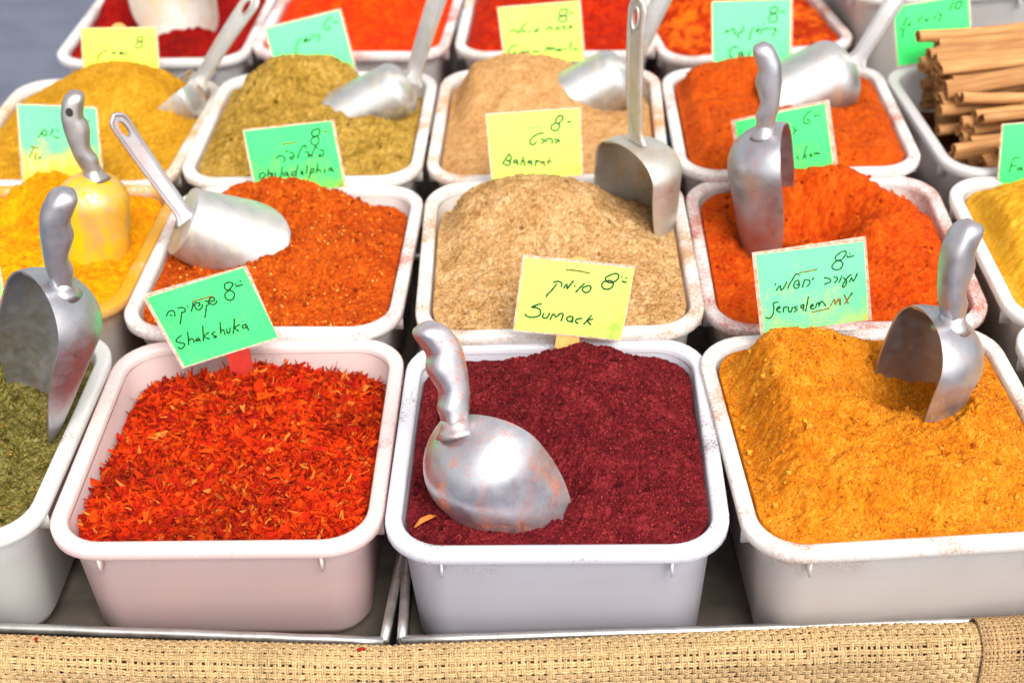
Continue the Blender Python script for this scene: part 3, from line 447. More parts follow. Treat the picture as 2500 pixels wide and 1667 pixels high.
def heap(key, label, mat, pal, hfun, N=120, seed=1, rough=(0.0016, 0.0007), grains=0, gsize=(0.0004, 0.0009), gpal=None, seeds=0, lump=0.0, flakes=0, fpal=None, edge=0.03, cat='spice heap', vary=0.22, crack=0.0, clods=0, push=()):
    o_t, h, MW = TUBS[key]
    rs = np.random.RandomState(seed)
    lin = np.linspace(-1, 1, N)
    # a little denser at the front
    U, Vv = np.meshgrid(lin, lin)
    hx, hy = TW / 2, TA * TW / 2
    def shape(U, Vv):
        z0 = hfun(U, Vv)
        ed = np.minimum((1 - np.abs(U)) * hx, (1 - np.abs(Vv)) * hy)
        X, Y = U * (hx - 0.012), Vv * (hy - 0.012)
        w = np.clip(ed / edge, 0, 1); w = w * w * (3 - 2 * w)
        n = rough[0] * 2.2 * fbm(X * 55 + 3, Y * 55 + 5, seed * 11, 3) + rough[1] * 2.4 * fbm(X * 260, Y * 260, seed * 13 + 5, 3, 0.7)
        if crack:
            f = fbm(X * 16 + 4, Y * 16 + 8, seed * 19 + 2, 3, .5)
            n = n - crack * np.clip(1 - np.abs(f) / .035, 0, 1) ** 1.5
            n = n + crack * .9 * np.clip(fbm(X * 34 + 2, Y * 34 + 1, seed * 23 + 2, 2, .5) - .12, 0, .14) / .14
        for px_, py_, pr_, pa_ in push:      # powder pushed up round a scoop
            q_ = np.hypot(X - px_, Y - py_)
            n = n + pa_ * np.exp(-((q_ - pr_) / .009) ** 2) * (1 + 1.2 * fbm(X * 70, Y * 70, seed + 41, 2)) - pa_ * 1.2 * np.exp(-(q_ / (pr_ * .75)) ** 2)
        if lump:
            r = fbm(X * 95 + 9, Y * 95, seed * 17 + 3, 3, 0.6)
            n = n + lump * np.clip(r, 0.05, 1) ** 1.0
        return z0, n * (0.35 + 0.65 * w)
    base, n = shape(U, Vv)
    z = base + n
    ins = 0.0122 + 0.10 * np.clip(-z, 0, 1)
    ax, ay = hx - ins, hy - ins
    r = TR - 0.006
    X, Y = U * ax, Vv * ay
    # pull the corners on to the rounded outline
    qx, qy = np.abs(X) - (ax - r), np.abs(Y) - (ay - r)
    inc = (qx > 0) & (qy > 0)
    m = np.maximum(qx, qy); d = np.hypot(qx, qy) + 1e-9
    k = np.where(inc, m / d, 1.0)
    X = np.where(inc, np.sign(X) * ((ax - r) + qx * k), X); Y = np.where(inc, np.sign(Y) * ((ay - r) + qy * k), Y)
    P = np.stack([X, Y, z], -1).reshape(-1, 3)
    idx = np.arange(N * N).reshape(N, N)
    F = np.stack([idx[:-1, :-1], idx[:-1, 1:], idx[1:, 1:], idx[1:, :-1]], -1).reshape(-1, 4)
    ringi = np.concatenate([idx[0, :-1], idx[:-1, -1], idx[-1, :0:-1], idx[:0:-1, 0]])
    sk = P[ringi].copy(); zb = -h + 0.02
    sc = 1 - (0.10 * np.clip(sk[:, 2] - zb, 0, 1)) / np.maximum(np.hypot(sk[:, 0], sk[:, 1]), .05)
    sk[:, 0] *= sc; sk[:, 1] *= sc; sk[:, 2] = zb
    b = len(P); nr = len(ringi)
    SF = np.array([(ringi[(i + 1) % nr], ringi[i], b + i, b + (i + 1) % nr) for i in range(nr)])
    Vall = [P, sk]; quads = [F, SF]; tris = []
    pal = np.array(pal, float)
    cn = np.clip(0.5 + vary * 1.6 * fbm(P[:, 0] * 70, P[:, 1] * 70, seed * 3 + 1, 4, 0.8) + 0.75 * (rs.rand(len(P)) - 0.5), 0, 0.999) * (len(pal) - 1)
    i0 = cn.astype(int); fr = (cn - i0)[:, None]
    C = [pal[i0] * (1 - fr) + pal[np.minimum(i0 + 1, len(pal) - 1)] * fr, np.repeat(pal[len(pal) // 2][None], nr, 0)]
    nb = b + nr
    def place(cnt, shift=0.0):
        u, v = rs.uniform(-.97, .97, cnt), rs.uniform(-.97, .97, cnt)
        gi, gj = (v + 1) / 2 * (N - 1), (u + 1) / 2 * (N - 1)
        a, c = gi.astype(int), gj.astype(int)
        a2, c2 = np.minimum(a + 1, N - 1), np.minimum(c + 1, N - 1)
        fa, fc = (gi - a)[:, None], (gj - c)[:, None]
        G = P.reshape(N, N, 3)
        p = (G[a, c] * (1 - fc) + G[a, c2] * fc) * (1 - fa) + (G[a2, c] * (1 - fc) + G[a2, c2] * fc) * fa
        eu = G[a, c2] - G[a, c]; ev = G[a2, c] - G[a, c]
        nn = np.cross(eu, ev); nn /= np.linalg.norm(nn, axis=1)[:, None] + 1e-12
        return p + nn * shift, nn
    def octs(cnt, lo, hi, gp, squash):
        nonlocal nb
        p, nn = place(cnt)
        s = np.exp(rs.uniform(np.log(lo), np.log(hi), cnt))
        A = rs.normal(size=(cnt, 3, 3)); A = np.linalg.qr(A)[0]
        sc3 = np.stack([np.ones(cnt), rs.uniform(.6, 1, cnt), rs.uniform(squash, 1, cnt)], 1) * s[:, None]
        vv = np.einsum('ijk,nk,nkl->njl' if False else 'jk,nk,nkl->njl', OCT_V, sc3, A) + p[:, None, :] + nn[:, None, :] * (s * .35)[:, None, None]
        Vall.append(vv.reshape(-1, 3)); tris.append((OCT_F[None] + nb + 6 * np.arange(cnt)[:, None, None]).reshape(-1, 3)); nb += 6 * cnt
        gp = np.array(gp, float); ci = gp[rs.randint(0, len(gp), cnt)] * rs.uniform(.75, 1.2, cnt)[:, None]
        C.append(np.repeat(ci, 6, 0))
    if grains: octs(grains, gsize[0], gsize[1], gpal if gpal is not None else pal, .5)
    if clods: octs(clods, .0012, .0032, pal, .7)
    if seeds: octs(seeds, .0007, .0013, [(0.80, 0.36, 0.05), (0.72, 0.25, 0.03), (.85, .48, .12)], .8)
    if flakes:
        cnt = flakes
        p, nn = place(cnt)
        big = rs.rand(cnt) < 0.36
        L = np.where(big, rs.uniform(.008, .0195, cnt), np.exp(rs.uniform(np.log(.0018), np.log(.010), cnt)))
        Wd = np.where(big, rs.uniform(.0012, .0036, cnt) * np.where(rs.rand(cnt) < .5, .6, 1), rs.uniform(.0005, .0018, cnt))
        a = rs.uniform(0, 2 * np.pi, cnt)
        t = np.stack([np.cos(a), np.sin(a), rs.normal(0, .42, cnt)], 1); t /= np.linalg.norm(t, axis=1)[:, None]
        nn2 = nn + rs.normal(0, .45, (cnt, 3)); sd = np.cross(nn2, t); sd /= np.linalg.norm(sd, axis=1)[:, None] + 1e-9
        up = np.cross(t, sd); curl = rs.normal(0, .28, cnt); cup = rs.uniform(-.3, .5, cnt)
        rows = []
        ss = (-.5, -.2, .15, .5); ww = (.25, 1.0, .85, .2)
        skew = rs.normal(0, .25, cnt)
        for s_, w_ in zip(ss, ww):
            c = p + t * (L * s_)[:, None] + up * (L * curl * (s_ * s_ * 4 - .3))[:, None] + sd * (Wd * skew * s_ * 3)[:, None] + nn * (0.0008 + rs.uniform(0, .0016, cnt))[:, None]
            for q in (-.5, 0, .5):
                rows.append(c + sd * (Wd * w_ * q * 2 * rs.uniform(.75, 1.2, cnt))[:, None] + up * (Wd * cup * (abs(q) * 2))[:, None])
        vv = np.stack(rows, 1)
        Vall.append(vv.reshape(-1, 3))
        fq = np.array([(r_ * 3 + c_, r_ * 3 + c_ + 1, r_ * 3 + c_ + 4, r_ * 3 + c_ + 3) for r_ in range(3) for c_ in range(2)])
        quads.append((fq[None] + nb + 12 * np.arange(cnt)[:, None, None]).reshape(-1, 4)); nb += 12 * cnt
        fp = np.array(fpal, float); tone = np.clip(1.0 + .5 * fbm(p[:, 0] * 30, p[:, 1] * 30, seed + 77, 3), .72, 1.18)
        ci = fp[rs.randint(0, len(fp), cnt)] * (rs.uniform(.78, 1.15, cnt) * tone)[:, None]
        C.append(np.repeat(ci, 12, 0))
    V = np.concatenate(Vall); Cc = np.concatenate(C)
    Q = np.concatenate(quads).astype(np.int32); T = np.concatenate(tris).astype(np.int32) if tris else np.zeros((0, 3), np.int32)
    me = bpy.data.meshes.new('spice_heap')
    me.vertices.add(len(V)); me.vertices.foreach_set('co', V.ravel().astype(np.float32))
    loops = np.concatenate([Q.ravel(), T.ravel()])
    me.loops.add(len(loops)); me.loops.foreach_set('vertex_index', loops)
    me.polygons.add(len(Q) + len(T))
    st = np.concatenate([np.arange(len(Q)) * 4, len(Q) * 4 + np.arange(len(T)) * 3])
    me.polygons.foreach_set('loop_start', st.astype(np.int32))
    sm = np.zeros(len(Q) + len(T), bool); sm[:len(F) + len(SF)] = True
    me.polygons.foreach_set('use_smooth', sm)
    me.update(calc_edges=True); me.validate()
    at = me.color_attributes.new('pigment', 'FLOAT_COLOR', 'POINT')
    at.data.foreach_set('color', np.concatenate([np.clip(Cc, 0, 1), np.ones((len(Cc), 1))], 1).ravel().astype(np.float32))
    o = link('spice_heap', me, mat)
    o.location = MW.translation; o.rotation_euler = MW.to_euler()
    tag(o, label, cat, 'heaps of spice in the tubs')
    return o

def G(U, V, u, v, a, su, sv=None):
    sv = sv or su
    g = np.exp(-((U - u) / su) ** 2 - ((V - v) / sv) ** 2)
    if a > 0.015:                      # big heaps slump to a rounded top
        g = (1 - np.exp(-2.2 * g)) / (1 - math.exp(-2.2))
    return a * g
def step(x): x = np.clip(x, 0, 1); return x * x * (3 - 2 * x)
def em(U, V, k=0.16):
    return step((1 - np.abs(U)) / k) * step((1 - np.abs(V)) / k)

E_ = 0.70      # pigments are the photographed colours with the light taken out
def P_(*cols): return [srgb(*c, k=E_) for c in cols]

# ------------------------------------------------------------------ tubs and what they hold
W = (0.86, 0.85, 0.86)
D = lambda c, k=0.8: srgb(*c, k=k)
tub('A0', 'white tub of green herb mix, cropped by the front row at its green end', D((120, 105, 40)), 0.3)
tub('A1', 'white front tub of chilli flakes with pinkish see-through walls', D((205, 75, 25)), 0.35, None, (0.93, 0.74, 0.72))  # pink of light coming through spice and wall painted into the tint
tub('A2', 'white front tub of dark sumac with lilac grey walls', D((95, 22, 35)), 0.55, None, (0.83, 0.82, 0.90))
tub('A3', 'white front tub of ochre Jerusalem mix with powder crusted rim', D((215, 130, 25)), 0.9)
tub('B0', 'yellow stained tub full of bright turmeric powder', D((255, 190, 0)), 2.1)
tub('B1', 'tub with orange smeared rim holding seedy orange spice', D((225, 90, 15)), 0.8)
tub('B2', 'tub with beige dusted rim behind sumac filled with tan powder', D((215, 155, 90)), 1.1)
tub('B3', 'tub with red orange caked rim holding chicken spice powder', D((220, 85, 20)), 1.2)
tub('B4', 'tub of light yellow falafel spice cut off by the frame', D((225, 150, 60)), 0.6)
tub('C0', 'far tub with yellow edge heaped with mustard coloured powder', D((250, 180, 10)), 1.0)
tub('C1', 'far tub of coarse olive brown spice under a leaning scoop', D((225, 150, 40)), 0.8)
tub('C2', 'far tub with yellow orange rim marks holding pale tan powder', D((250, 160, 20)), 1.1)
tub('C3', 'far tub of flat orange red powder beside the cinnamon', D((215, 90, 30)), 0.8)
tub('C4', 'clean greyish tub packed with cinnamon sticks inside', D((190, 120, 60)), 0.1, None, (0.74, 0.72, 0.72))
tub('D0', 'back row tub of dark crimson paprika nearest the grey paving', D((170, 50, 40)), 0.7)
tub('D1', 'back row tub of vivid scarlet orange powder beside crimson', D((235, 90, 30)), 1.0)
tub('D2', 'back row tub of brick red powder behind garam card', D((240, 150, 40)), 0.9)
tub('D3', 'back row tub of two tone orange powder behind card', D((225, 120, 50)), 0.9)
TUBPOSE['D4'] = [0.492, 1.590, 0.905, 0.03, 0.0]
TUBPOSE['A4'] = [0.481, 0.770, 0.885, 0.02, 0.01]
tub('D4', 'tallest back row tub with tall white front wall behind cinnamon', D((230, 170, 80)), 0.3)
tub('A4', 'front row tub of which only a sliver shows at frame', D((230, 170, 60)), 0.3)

MP = powder_mat('spice_powder', 0.30, 0.5)
MPC = powder_mat('coarse_spice', 0.42, 0.7, 1100)
MPF = powder_mat('fine_spice', 0.16, 0.4, 1800)
MFL = powder_mat('chilli_flake', 0.20, 0.3, 900)

def hA1(U, V):
    z = -0.0065 - 0.0075 * (V + 1) - 0.006 * step(-U) * 1.3 - 0.004 * step(U)
    e = em(U, V, .25)
    z = z + e * (G(U, V, .0, .62, .017, .55, .38) + G(U, V, -.62, -.55, .010, .35, .4) + G(U, V, .5, -.5, .004, .5) - G(U, V, .05, -.12, .006, .5, .22) - G(U, V, .1, .2, .003, .2))
    return z
heap('A1', 'coarse brick red chilli flakes lying in the shakshuka tub', MFL,
     P_((150, 26, 6), (186, 40, 6), (205, 52, 8), (225, 72, 10)), hA1, 130, 2, (0.0022, 0.0012), flakes=14000,
     fpal=P_((222, 60, 6), (212, 48, 6), (230, 78, 10), (200, 38, 6), (186, 30, 8), (176, 28, 8), (228, 84, 14), (218, 54, 6), (226, 70, 8), (206, 44, 6), (222, 62, 8), (196, 36, 8), (214, 50, 6), (150, 20, 12), (228, 74, 8), (205, 45, 8), (216, 56, 6), (190, 32, 8), (210, 48, 8), (236, 130, 50)), edge=.02)

def hA2(U, V):
    e = em(U, V, .3)
    z = -0.0045 - 0.004 * step((V - .2) / .8) - 0.003 * step(-U)
    z = z + e * (G(U, V, .22, .35, .024, .62, .62) + G(U, V, .0, .75, .010, .6, .3) - G(U, V, -.12, .62, .005, .22, .16) + G(U, V, .5, -.5, .006, .45) - G(U, V, -.7, .15, .006, .3, .5))
    r = np.hypot((U - .12) / .95, (V + .02) / .95)
    z = z - 0.004 * np.exp(-((r - 1.02) / .07) ** 2) * (U > 0) * (V > -.1)
    return z
heap('A2', 'dark wine red sumac powder domed around the half buried scoop', MPC,
     P_((64, 10, 15), (98, 19, 26), (120, 28, 36), (150, 48, 52)), hA2, 170, 3, (0.0013, 0.0012), grains=16000, gsize=(.00035, .0009),
     gpal=P_((130, 26, 30), (100, 15, 20), (160, 48, 46), (74, 9, 14), (146, 36, 38), (180, 72, 62), (122, 22, 26), (108, 18, 22)), lump=.0008, crack=0.001, clods=140, push=((-.026, -.048, .049, .004),))

def hA3(U, V):
    e = em(U, V, .36)
    z = -0.0035 + e * (.007 + G(U, V, -.5, .62, .032, .50, .40) + G(U, V, -.15, .9, .010, .5, .2))
    ridge = .017 * step((.12 - V - .18 * U) / .10) * step((V + .95) / .8)
    z = z + e * ridge - e * G(U, V, -.02, .34, .016, .30, .22) + e * G(U, V, -.65, .0, .006, .3, .5)
    z = z + e * G(U, V, .85, -.1, .006, .25, .25)
    crack = np.exp(-(((U - .55) - .02 * np.sin(V * 40)) / .012) ** 2) * step((V + .25) / .1) * step((.08 - V) / .1)
    z = z - .004 * crack
    return z
heap('A3', 'ochre yellow Jerusalem mix powder mounded high with a dug out hollow', MP,
     P_((184, 92, 8), (214, 120, 14), (228, 138, 24), (238, 160, 50)), hA3, 170, 4, (0.0012, 0.0009), grains=12000, gsize=(.0003, .0007),
     gpal=P_((230, 146, 40), (215, 122, 18), (244, 184, 90), (176, 92, 20), (226, 136, 26), (160, 80, 16)), lump=.0014, crack=0.0022, clods=160, push=((.020, .010, .042, .004),))

def hA0(U, V):
    e = em(U, V, .2)
    return -0.008 + e * (.004 + G(U, V, -.1, -.1, .012, .6, .7) + G(U, V, .45, .5, .010, .3, .3) - G(U, V, .75, .15, .004, .2))
heap('A0', 'sage green herb and sesame mix under the big scoop', MPC,
     P_((62, 54, 16), (98, 88, 34), (128, 118, 58), (158, 148, 92)), hA0, 130, 5, (0.0018, 0.0014), grains=12000, gsize=(.0004, .001),
     gpal=P_((110, 102, 42), (142, 134, 74), (84, 76, 26), (196, 146, 70), (100, 92, 38), (78, 70, 24), (152, 140, 80)), lump=.0015, crack=0.0014, clods=80)

def hB0(U, V):
    e = em(U, V, .2)
    return -0.006 + e * (.004 + G(U, V, .05, .72, .030, .32, .24) + G(U, V, .0, -.3, .010, .6, .3) - G(U, V, .45, .25, .012, .3, .25) + G(U, V, .75, .15, .006, .2, .4))
heap('B0', 'bright yellow turmeric powder in crumbly lumps', MPF,
     P_((226, 112, 0), (244, 146, 0), (255, 168, 0), (255, 188, 4)), hB0, 120, 6, (0.0022, 0.0012), lump=.0045, crack=0.0028, clods=60)

def hB1(U, V):
    e = em(U, V, .2)
    z = -0.006 - .008 * step((V - .1) / .9) * step((U + .1) / .8)
    z = z + e * (G(U, V, -.12, .80, .032, .48, .24) + G(U, V, .35, .02, .016, .55, .32) + G(U, V, .0, -.55, .006, .8, .4) - G(U, V, -.15, .32, .010, .25, .18) + G(U, V, .55, .62, .008, .3, .2))
    return z
heap('B1', 'rusty orange spice speckled with yellow seeds behind the shakshuka card', MPC,
     P_((146, 46, 6), (188, 70, 8), (210, 88, 12), (228, 112, 24)), hB1, 140, 7, (0.0016, 0.0012), grains=9000, gsize=(.0004, .001),
     gpal=P_((214, 80, 8), (196, 62, 4), (232, 110, 20), (160, 46, 6), (225, 95, 12)), seeds=420, lump=.0016, crack=0.0016, clods=160)

def hB2(U, V):
    e = em(U, V, .25)
    z = -0.005 - .010 * step((V - .3) / .7)
    z = z + e * (G(U, V, -.16, .60, .038, .62, .40) + G(U, V, -.05, .1, .012, .7, .45) - G(U, V, .5, .55, .010, .22, .3) + G(U, V, .0, -.5, .005, .7, .4))
    return z
heap('B2', 'sandy beige powder rising to a rounded peak under the Baharat card', MPC,
     P_((160, 112, 62), (198, 150, 94), (218, 172, 116), (236, 200, 150)), hB2, 140, 8, (0.0013, 0.0008), grains=9000, gsize=(.0003, .0008),
     gpal=P_((222, 172, 104), (150, 100, 48), (240, 206, 150), (196, 142, 76), (120, 80, 40)), crack=0.0012, clods=60, push=((.072, .050, .044, .003),))

def hB3(U, V):
    e = em(U, V, .2)
    z = -0.007 - .014 * step((V - .45) / .5) * step((U - .2) / .6)
    z = z + e * (G(U, V, -.02, .82, .034, .40, .24) + G(U, V, .50, .40, .022, .34, .38) - G(U, V, .10, .40, .024, .24, .20) + G(U, V, .45, -.35, .010, .55, .4) - G(U, V, -.55, .1, .010, .18, .6))
    return z
heap('B3', 'red orange chicken spice with a dark hollow beside its scoop', MPF,
     P_((172, 48, 0), (200, 64, 2), (214, 80, 6), (228, 104, 18)), hB3, 140, 9, (0.0014, 0.0010), grains=2500, gsize=(.0003, .0007),
     gpal=P_((224, 84, 8), (200, 60, 0), (240, 130, 40)), lump=.0022, crack=0.0022, clods=120, push=((-.050, .030, .042, .003),))

def hB4(U, V):
    e = em(U, V, .18)
    return -0.006 + e * (.004 + G(U, V, -.2, .2, .030, .6, .6))
heap('B4', 'pale golden yellow falafel spice in the cropped side tub', MP,
     P_((226, 150, 22), (240, 174, 40), (250, 196, 70)), hB4, 90, 10, (0.0016, 0.001), lump=.001)

def hC0(U, V):
    e = em(U, V, .22)
    return -0.006 + e * (.006 + G(U, V, .12, .55, .038, .55, .42) - G(U, V, .75, .55, .008, .2))
heap('C0', 'mustard yellow powder heaped in front of the yellow card', MP,
     P_((178, 122, 16), (206, 148, 30), (226, 170, 48)), hC0, 100, 11, (0.0014, 0.001), lump=.0006, crack=0.0012, clods=0)

def hC1(U, V):
    e = em(U, V, .22)
    z = -0.006 - .012 * step((V - .35) / .6) * step((U - .1) / .6)
    return z + e * (.004 + G(U, V, -.16, .70, .036, .46, .32) + G(U, V, -.45, .1, .012, .4, .5) + G(U, V, .3, -.2, .010, .6, .4) - G(U, V, .05, .42, .008, .25, .15) - G(U, V, .50, .36, .016, .36, .24))
heap('C1', 'clumpy olive khaki spice peaking under the far green card', MPC,
     P_((124, 92, 26), (168, 130, 46), (190, 150, 64), (212, 174, 92)), hC1, 110, 12, (0.0022, 0.0014), lump=.003, crack=0.0026, clods=60)

def hC2(U, V):
    e = em(U, V, .24)
    z = -0.006 - .012 * step((V - .3) / .6) * step((U - .1) / .6)
    return z + e * (.006 + G(U, V, -.26, .62, .034, .56, .42) + G(U, V, .0, .0, .008, .7, .5) - G(U, V, .5, .45, .016, .36, .26))
heap('C2', 'light tan garam masala powder heaped behind the Baharat card', MP,
     P_((176, 124, 70), (208, 156, 98), (224, 176, 122)), hC2, 100, 13, (0.0014, 0.0010), lump=.0005, crack=0.0012, clods=0)

def hC3(U, V):
    e = em(U, V, .18)
    return -0.004 + e * (.009 + G(U, V, -.25, .72, .018, .55, .26) - G(U, V, .35, .40, .022, .40, .26) + G(U, V, .2, -.1, .006, .6, .4))
heap('C3', 'orange red powder filled almost level beside the cinnamon tub', MPF,
     P_((180, 62, 4), (202, 78, 8), (220, 98, 16)), hC3, 100, 14, (0.0016, 0.001), lump=.002, crack=0.0016, clods=60)

def hC4(U, V): return -0.045 + 0 * U
heap('C4', 'brown cinnamon bark bits under the cinnamon sticks', MP, P_((90, 45, 15), (130, 70, 25)), hC4, 40, 15, (0.004, 0.002))

def hD(pk, a=.030):
    def f(U, V):
        e = em(U, V, .2)
        return -0.006 + e * (.004 + G(U, V, pk, .45, a, .5, .5))
    return f
def hD0(U, V):
    e = em(U, V, .2)
    return -0.006 + e * (G(U, V, -.65, .45, .034, .32, .5) + G(U, V, .75, .5, .030, .35, .5))
heap('D0', 'crimson paprika powder around the standing scoop in the back row', MPF, P_((110, 4, 2), (150, 10, 4), (176, 20, 8)), hD0, 70, 16, (0.002, 0.001), lump=.003)
heap('D1', 'vivid scarlet orange powder behind the far green card', MPF, P_((214, 34, 0), (240, 56, 0), (250, 84, 4)), hD(.1, .036), 70, 17, (0.002, 0.001), lump=.003)
heap('D2', 'brick red powder behind the garam masala card', MPF, P_((150, 18, 0), (186, 32, 0), (206, 54, 4)), hD(0, .030), 70, 18, (0.002, 0.001), lump=.003)
heap('D3', 'orange powder with darker red patches in the back row', MPF, P_((170, 40, 0), (214, 70, 2), (240, 112, 14)), hD(-.1, .032), 70, 19, (0.002, 0.001), lump=.003, vary=.9)
heap('D4', 'golden yellow chips in the tallest back row tub', MPC, P_((196, 130, 30), (226, 170, 60), (240, 196, 100)), hD(0, .012), 60, 20, (0.003, 0.002), lump=.004)
heap('A4', 'yellow powder in the barely visible front tub', MP, P_((226, 150, 22), (240, 174, 40)), hD(0, .01), 50, 21)

# ------------------------------------------------------------------ scoops
def bowl_mesh(Rb, Lb, dome, ns=34, nphi=40, c0=0.30, sag=1.7, thick=0.0016, flare=0.05):
    """half-barrel scoop: domed back, side lips that sink to a rounded tip; coordinates (t, s, n)"""
    rd = dome * Rb
    def rho(a):
        if a < rd:
            x = 1 - a / rd
            return Rb * max(1e-4, 1 - x ** 2.2) ** (1 / 2.2)
        return Rb * (1 + flare * (a - rd) / (Lb - rd))
    A = [rd * (k / 14) ** 1.7 * .999 for k in range(14)] + [rd + (Lb - rd) * k / (ns - 14) for k in range(ns - 13)]
    lo, hi = 0.0, rd                     # where the opening starts on the dome
    for _ in range(50):
        mid = (lo + hi) / 2
        if rho(mid) < c0 * Rb - (c0 + 0.998 + flare) * Rb * (mid / Lb) ** sag: lo = mid
        else: hi = mid
    a0 = lo
    A = sorted([a for a in A if abs(a - a0) > 2e-4] + [a0 + q * q * .006 for q in (0, .08, .16, .25, .35, .45, .6, .8, 1)])
    def grid(off):
        rows = []
        for a in A:
            r = max(rho(a) - off, 2e-4)
            c = c0 * Rb - (c0 + 0.998 + flare) * Rb * (a / Lb) ** sag
            if c >= rho(a): pm = math.pi
            else: pm = max(math.acos(max(-1, min(1, -c / rho(a)))), 0.02)
            aa = a + (off if a < rd * .3 else 0) if off else a
            rows.append([(aa, r * math.sin(pm * (2 * j / nphi - 1)), -r * math.cos(pm * (2 * j / nphi - 1))) for j in range(nphi + 1)])
        return rows          # coordinates (t, s, n)
    o, i = grid(0), grid(thick)
    mb = MB(); n = nphi + 1; m = len(A)
    V = [p for row in o for p in row] + [p for row in i for p in row]; b = m * n; F = []
    for r_ in range(m - 1):
        for c in range(nphi):
            q = (r_ * n + c, r_ * n + c + 1, (r_ + 1) * n + c + 1, (r_ + 1) * n + c)
            F.append(q); F.append(tuple(b + k for k in q[::-1]))
    for r_ in range(m - 1):      # rolled lip between outer and inner skins
        if A[r_] >= a0 - 1e-9:
            F.append((r_ * n, (r_ + 1) * n, b + (r_ + 1) * n, b + r_ * n))
            F.append((r_ * n + nphi, b + r_ * n + nphi, b + (r_ + 1) * n + nphi, (r_ + 1) * n + nphi))
    e = (m - 1) * n
    for c in range(nphi): F.append((e + c, e + c + 1, b + e + c + 1, b + e + c))
    mb.add(V, F)
    bm = bmesh.new(); me = mb.mesh('bowl'); bm.from_mesh(me); bmesh.ops.remove_doubles(bm, verts=bm.verts, dist=2e-5)
    bmesh.ops.recalc_face_normals(bm, faces=bm.faces)
    bm.to_mesh(me); bm.free()
    me.polygons.foreach_set('use_smooth', [True] * len(me.polygons))
    try: me.set_sharp_from_angle(angle=R(50))
    except Exception: pass
    return me

def interp(u, xs, ys):
    """smooth (Catmull-Rom style) interpolation"""
    for i in range(len(xs) - 1):
        if u <= xs[i + 1]:
            f = (u - xs[i]) / (xs[i + 1] - xs[i])
            y0 = ys[max(i - 1, 0)]; y1 = ys[i]; y2 = ys[i + 1]; y3 = ys[min(i + 2, len(ys) - 1)]
            return 0.5 * ((2 * y1) + (-y0 + y2) * f + (2 * y0 - 5 * y1 + 4 * y2 - y3) * f * f + (-y0 + 3 * y1 - 3 * y2 + y3) * f ** 3)
    return ys[-1]

def grip_mesh(Lh, k=1.0):
    """cast handle: smooth back, finger waves along the belly; local z runs from the bowl to the free end, +x is the back"""
    ub = [0, .12, .24, .46, .60, .75, .89, .96, 1.0]; bk = [.0055, .0080, .0098, .0112, .0114, .0102, .0062, .0026, -.002]
    uf = [0, .10, .17, .25, .32, .42, .53, .60, .68, .80, .90, .96, 1.0]; fr = [.0080, .0080, .0084, .0060, .0054, .0072, .0094, .0090, .0074, .0100, .0124, .0112, .0060]
    mb = MB(); L = []
    N = 46
    for i in range(N + 1):
        u = i / N
        w = .0075 + .0028 * math.sin(min(u, .8) / .8 * math.pi / 2)
        if u > .86: w *= math.sqrt(max(0.02, 1 - ((u - .86) / .145) ** 2))
        a, b = interp(u, ub, bk) * k, interp(u, uf, fr) * k
        c, h = (a - b) / 2, (a + b) / 2
        z = Lh * u
        ring = []
        for j in range(20):
            t = 2 * math.pi * j / 20; co, si = math.cos(t), math.sin(t)
            ring.append((c + h * math.copysign(abs(co) ** .66, co), w * k * math.copysign(abs(si) ** .66, si), z))
        L.append(ring)
    mb.loops(L, True, True, True)
    # flared foot cast on to the bowl
    foot = []
    for q, (z, f) in enumerate(((-.0075, 1.65), (-.004, 1.30), (-.0005, 1.06), (.003, .98))):
        foot.append([(-.001 * k + .0078 * k * f * math.cos(2 * math.pi * j / 18), .0082 * k * f * math.sin(2 * math.pi * j / 18), z) for j in range(18)])
    mb.loops(foot, True, True, True)
    return mb.mesh('handle')

def strap_mesh(Lh, k=1.0):
    """flat strap handle with raised edges and a hanging slot; local z runs from the bowl to the free end, +x is the back"""
    n = 26; we, wn = .0095 * k, .0062 * k
    left, right = [], []
    for i in range(n + 1):
        u = i / n; w = wn + (we - wn) * u ** .8
        if u < .1: w += .006 * k * (1 - u / .1) ** 2
        if u > .9: w = we * math.sqrt(max(0, 1 - ((u - .9) / .1) ** 2))
        left.append((-w, u * Lh)); right.append((w, u * Lh))
    out = left + right[::-1][1:]
    hole = [(.0042 * k * math.cos(2 * math.pi * j / 20), Lh * .865 + .0100 * k * math.sin(2 * math.pi * j / 20)) for j in range(20)]
    bend = lambda z: .0045 * math.sin(z / Lh * math.pi * .8)
    bm = bmesh.new()
    def loop(pts):
        vs = [bm.verts.new((0, p[0], p[1])) for p in pts]
        return [bm.edges.new((vs[i], vs[(i + 1) % len(vs)])) for i in range(len(vs))]
    e = loop(out) + loop(hole)
    bmesh.ops.triangle_fill(bm, use_beauty=True, use_dissolve=False, edges=e)
    g = bmesh.ops.extrude_face_region(bm, geom=bm.faces[:])
    for v in g['geom']:
        if isinstance(v, bmesh.types.BMVert): v.co.x += .0022
    for v in bm.verts: v.co.x += bend(v.co.z)
    bmesh.ops.recalc_face_normals(bm, faces=bm.faces)
    me = bpy.data.meshes.new('handle'); bm.to_mesh(me); bm.free()
    mb = MB(); mb.V = [tuple(v.co) for v in me.vertices]; mb.F = [tuple(p.vertices) for p in me.polygons]
    for side in (left, right):
        mb.tube([(.0011 + bend(z), y * .97, z) for y, z in side], .0026 * k, 8, 1.0)
    mb.tube([(.0030 + bend(z), y, z) for y, z in hole + hole[:1]], .0012 * k, 6)
    me2 = mb.mesh('handle')
    try: me2.set_sharp_from_angle(angle=R(40))
    except Exception: pass
    return me2

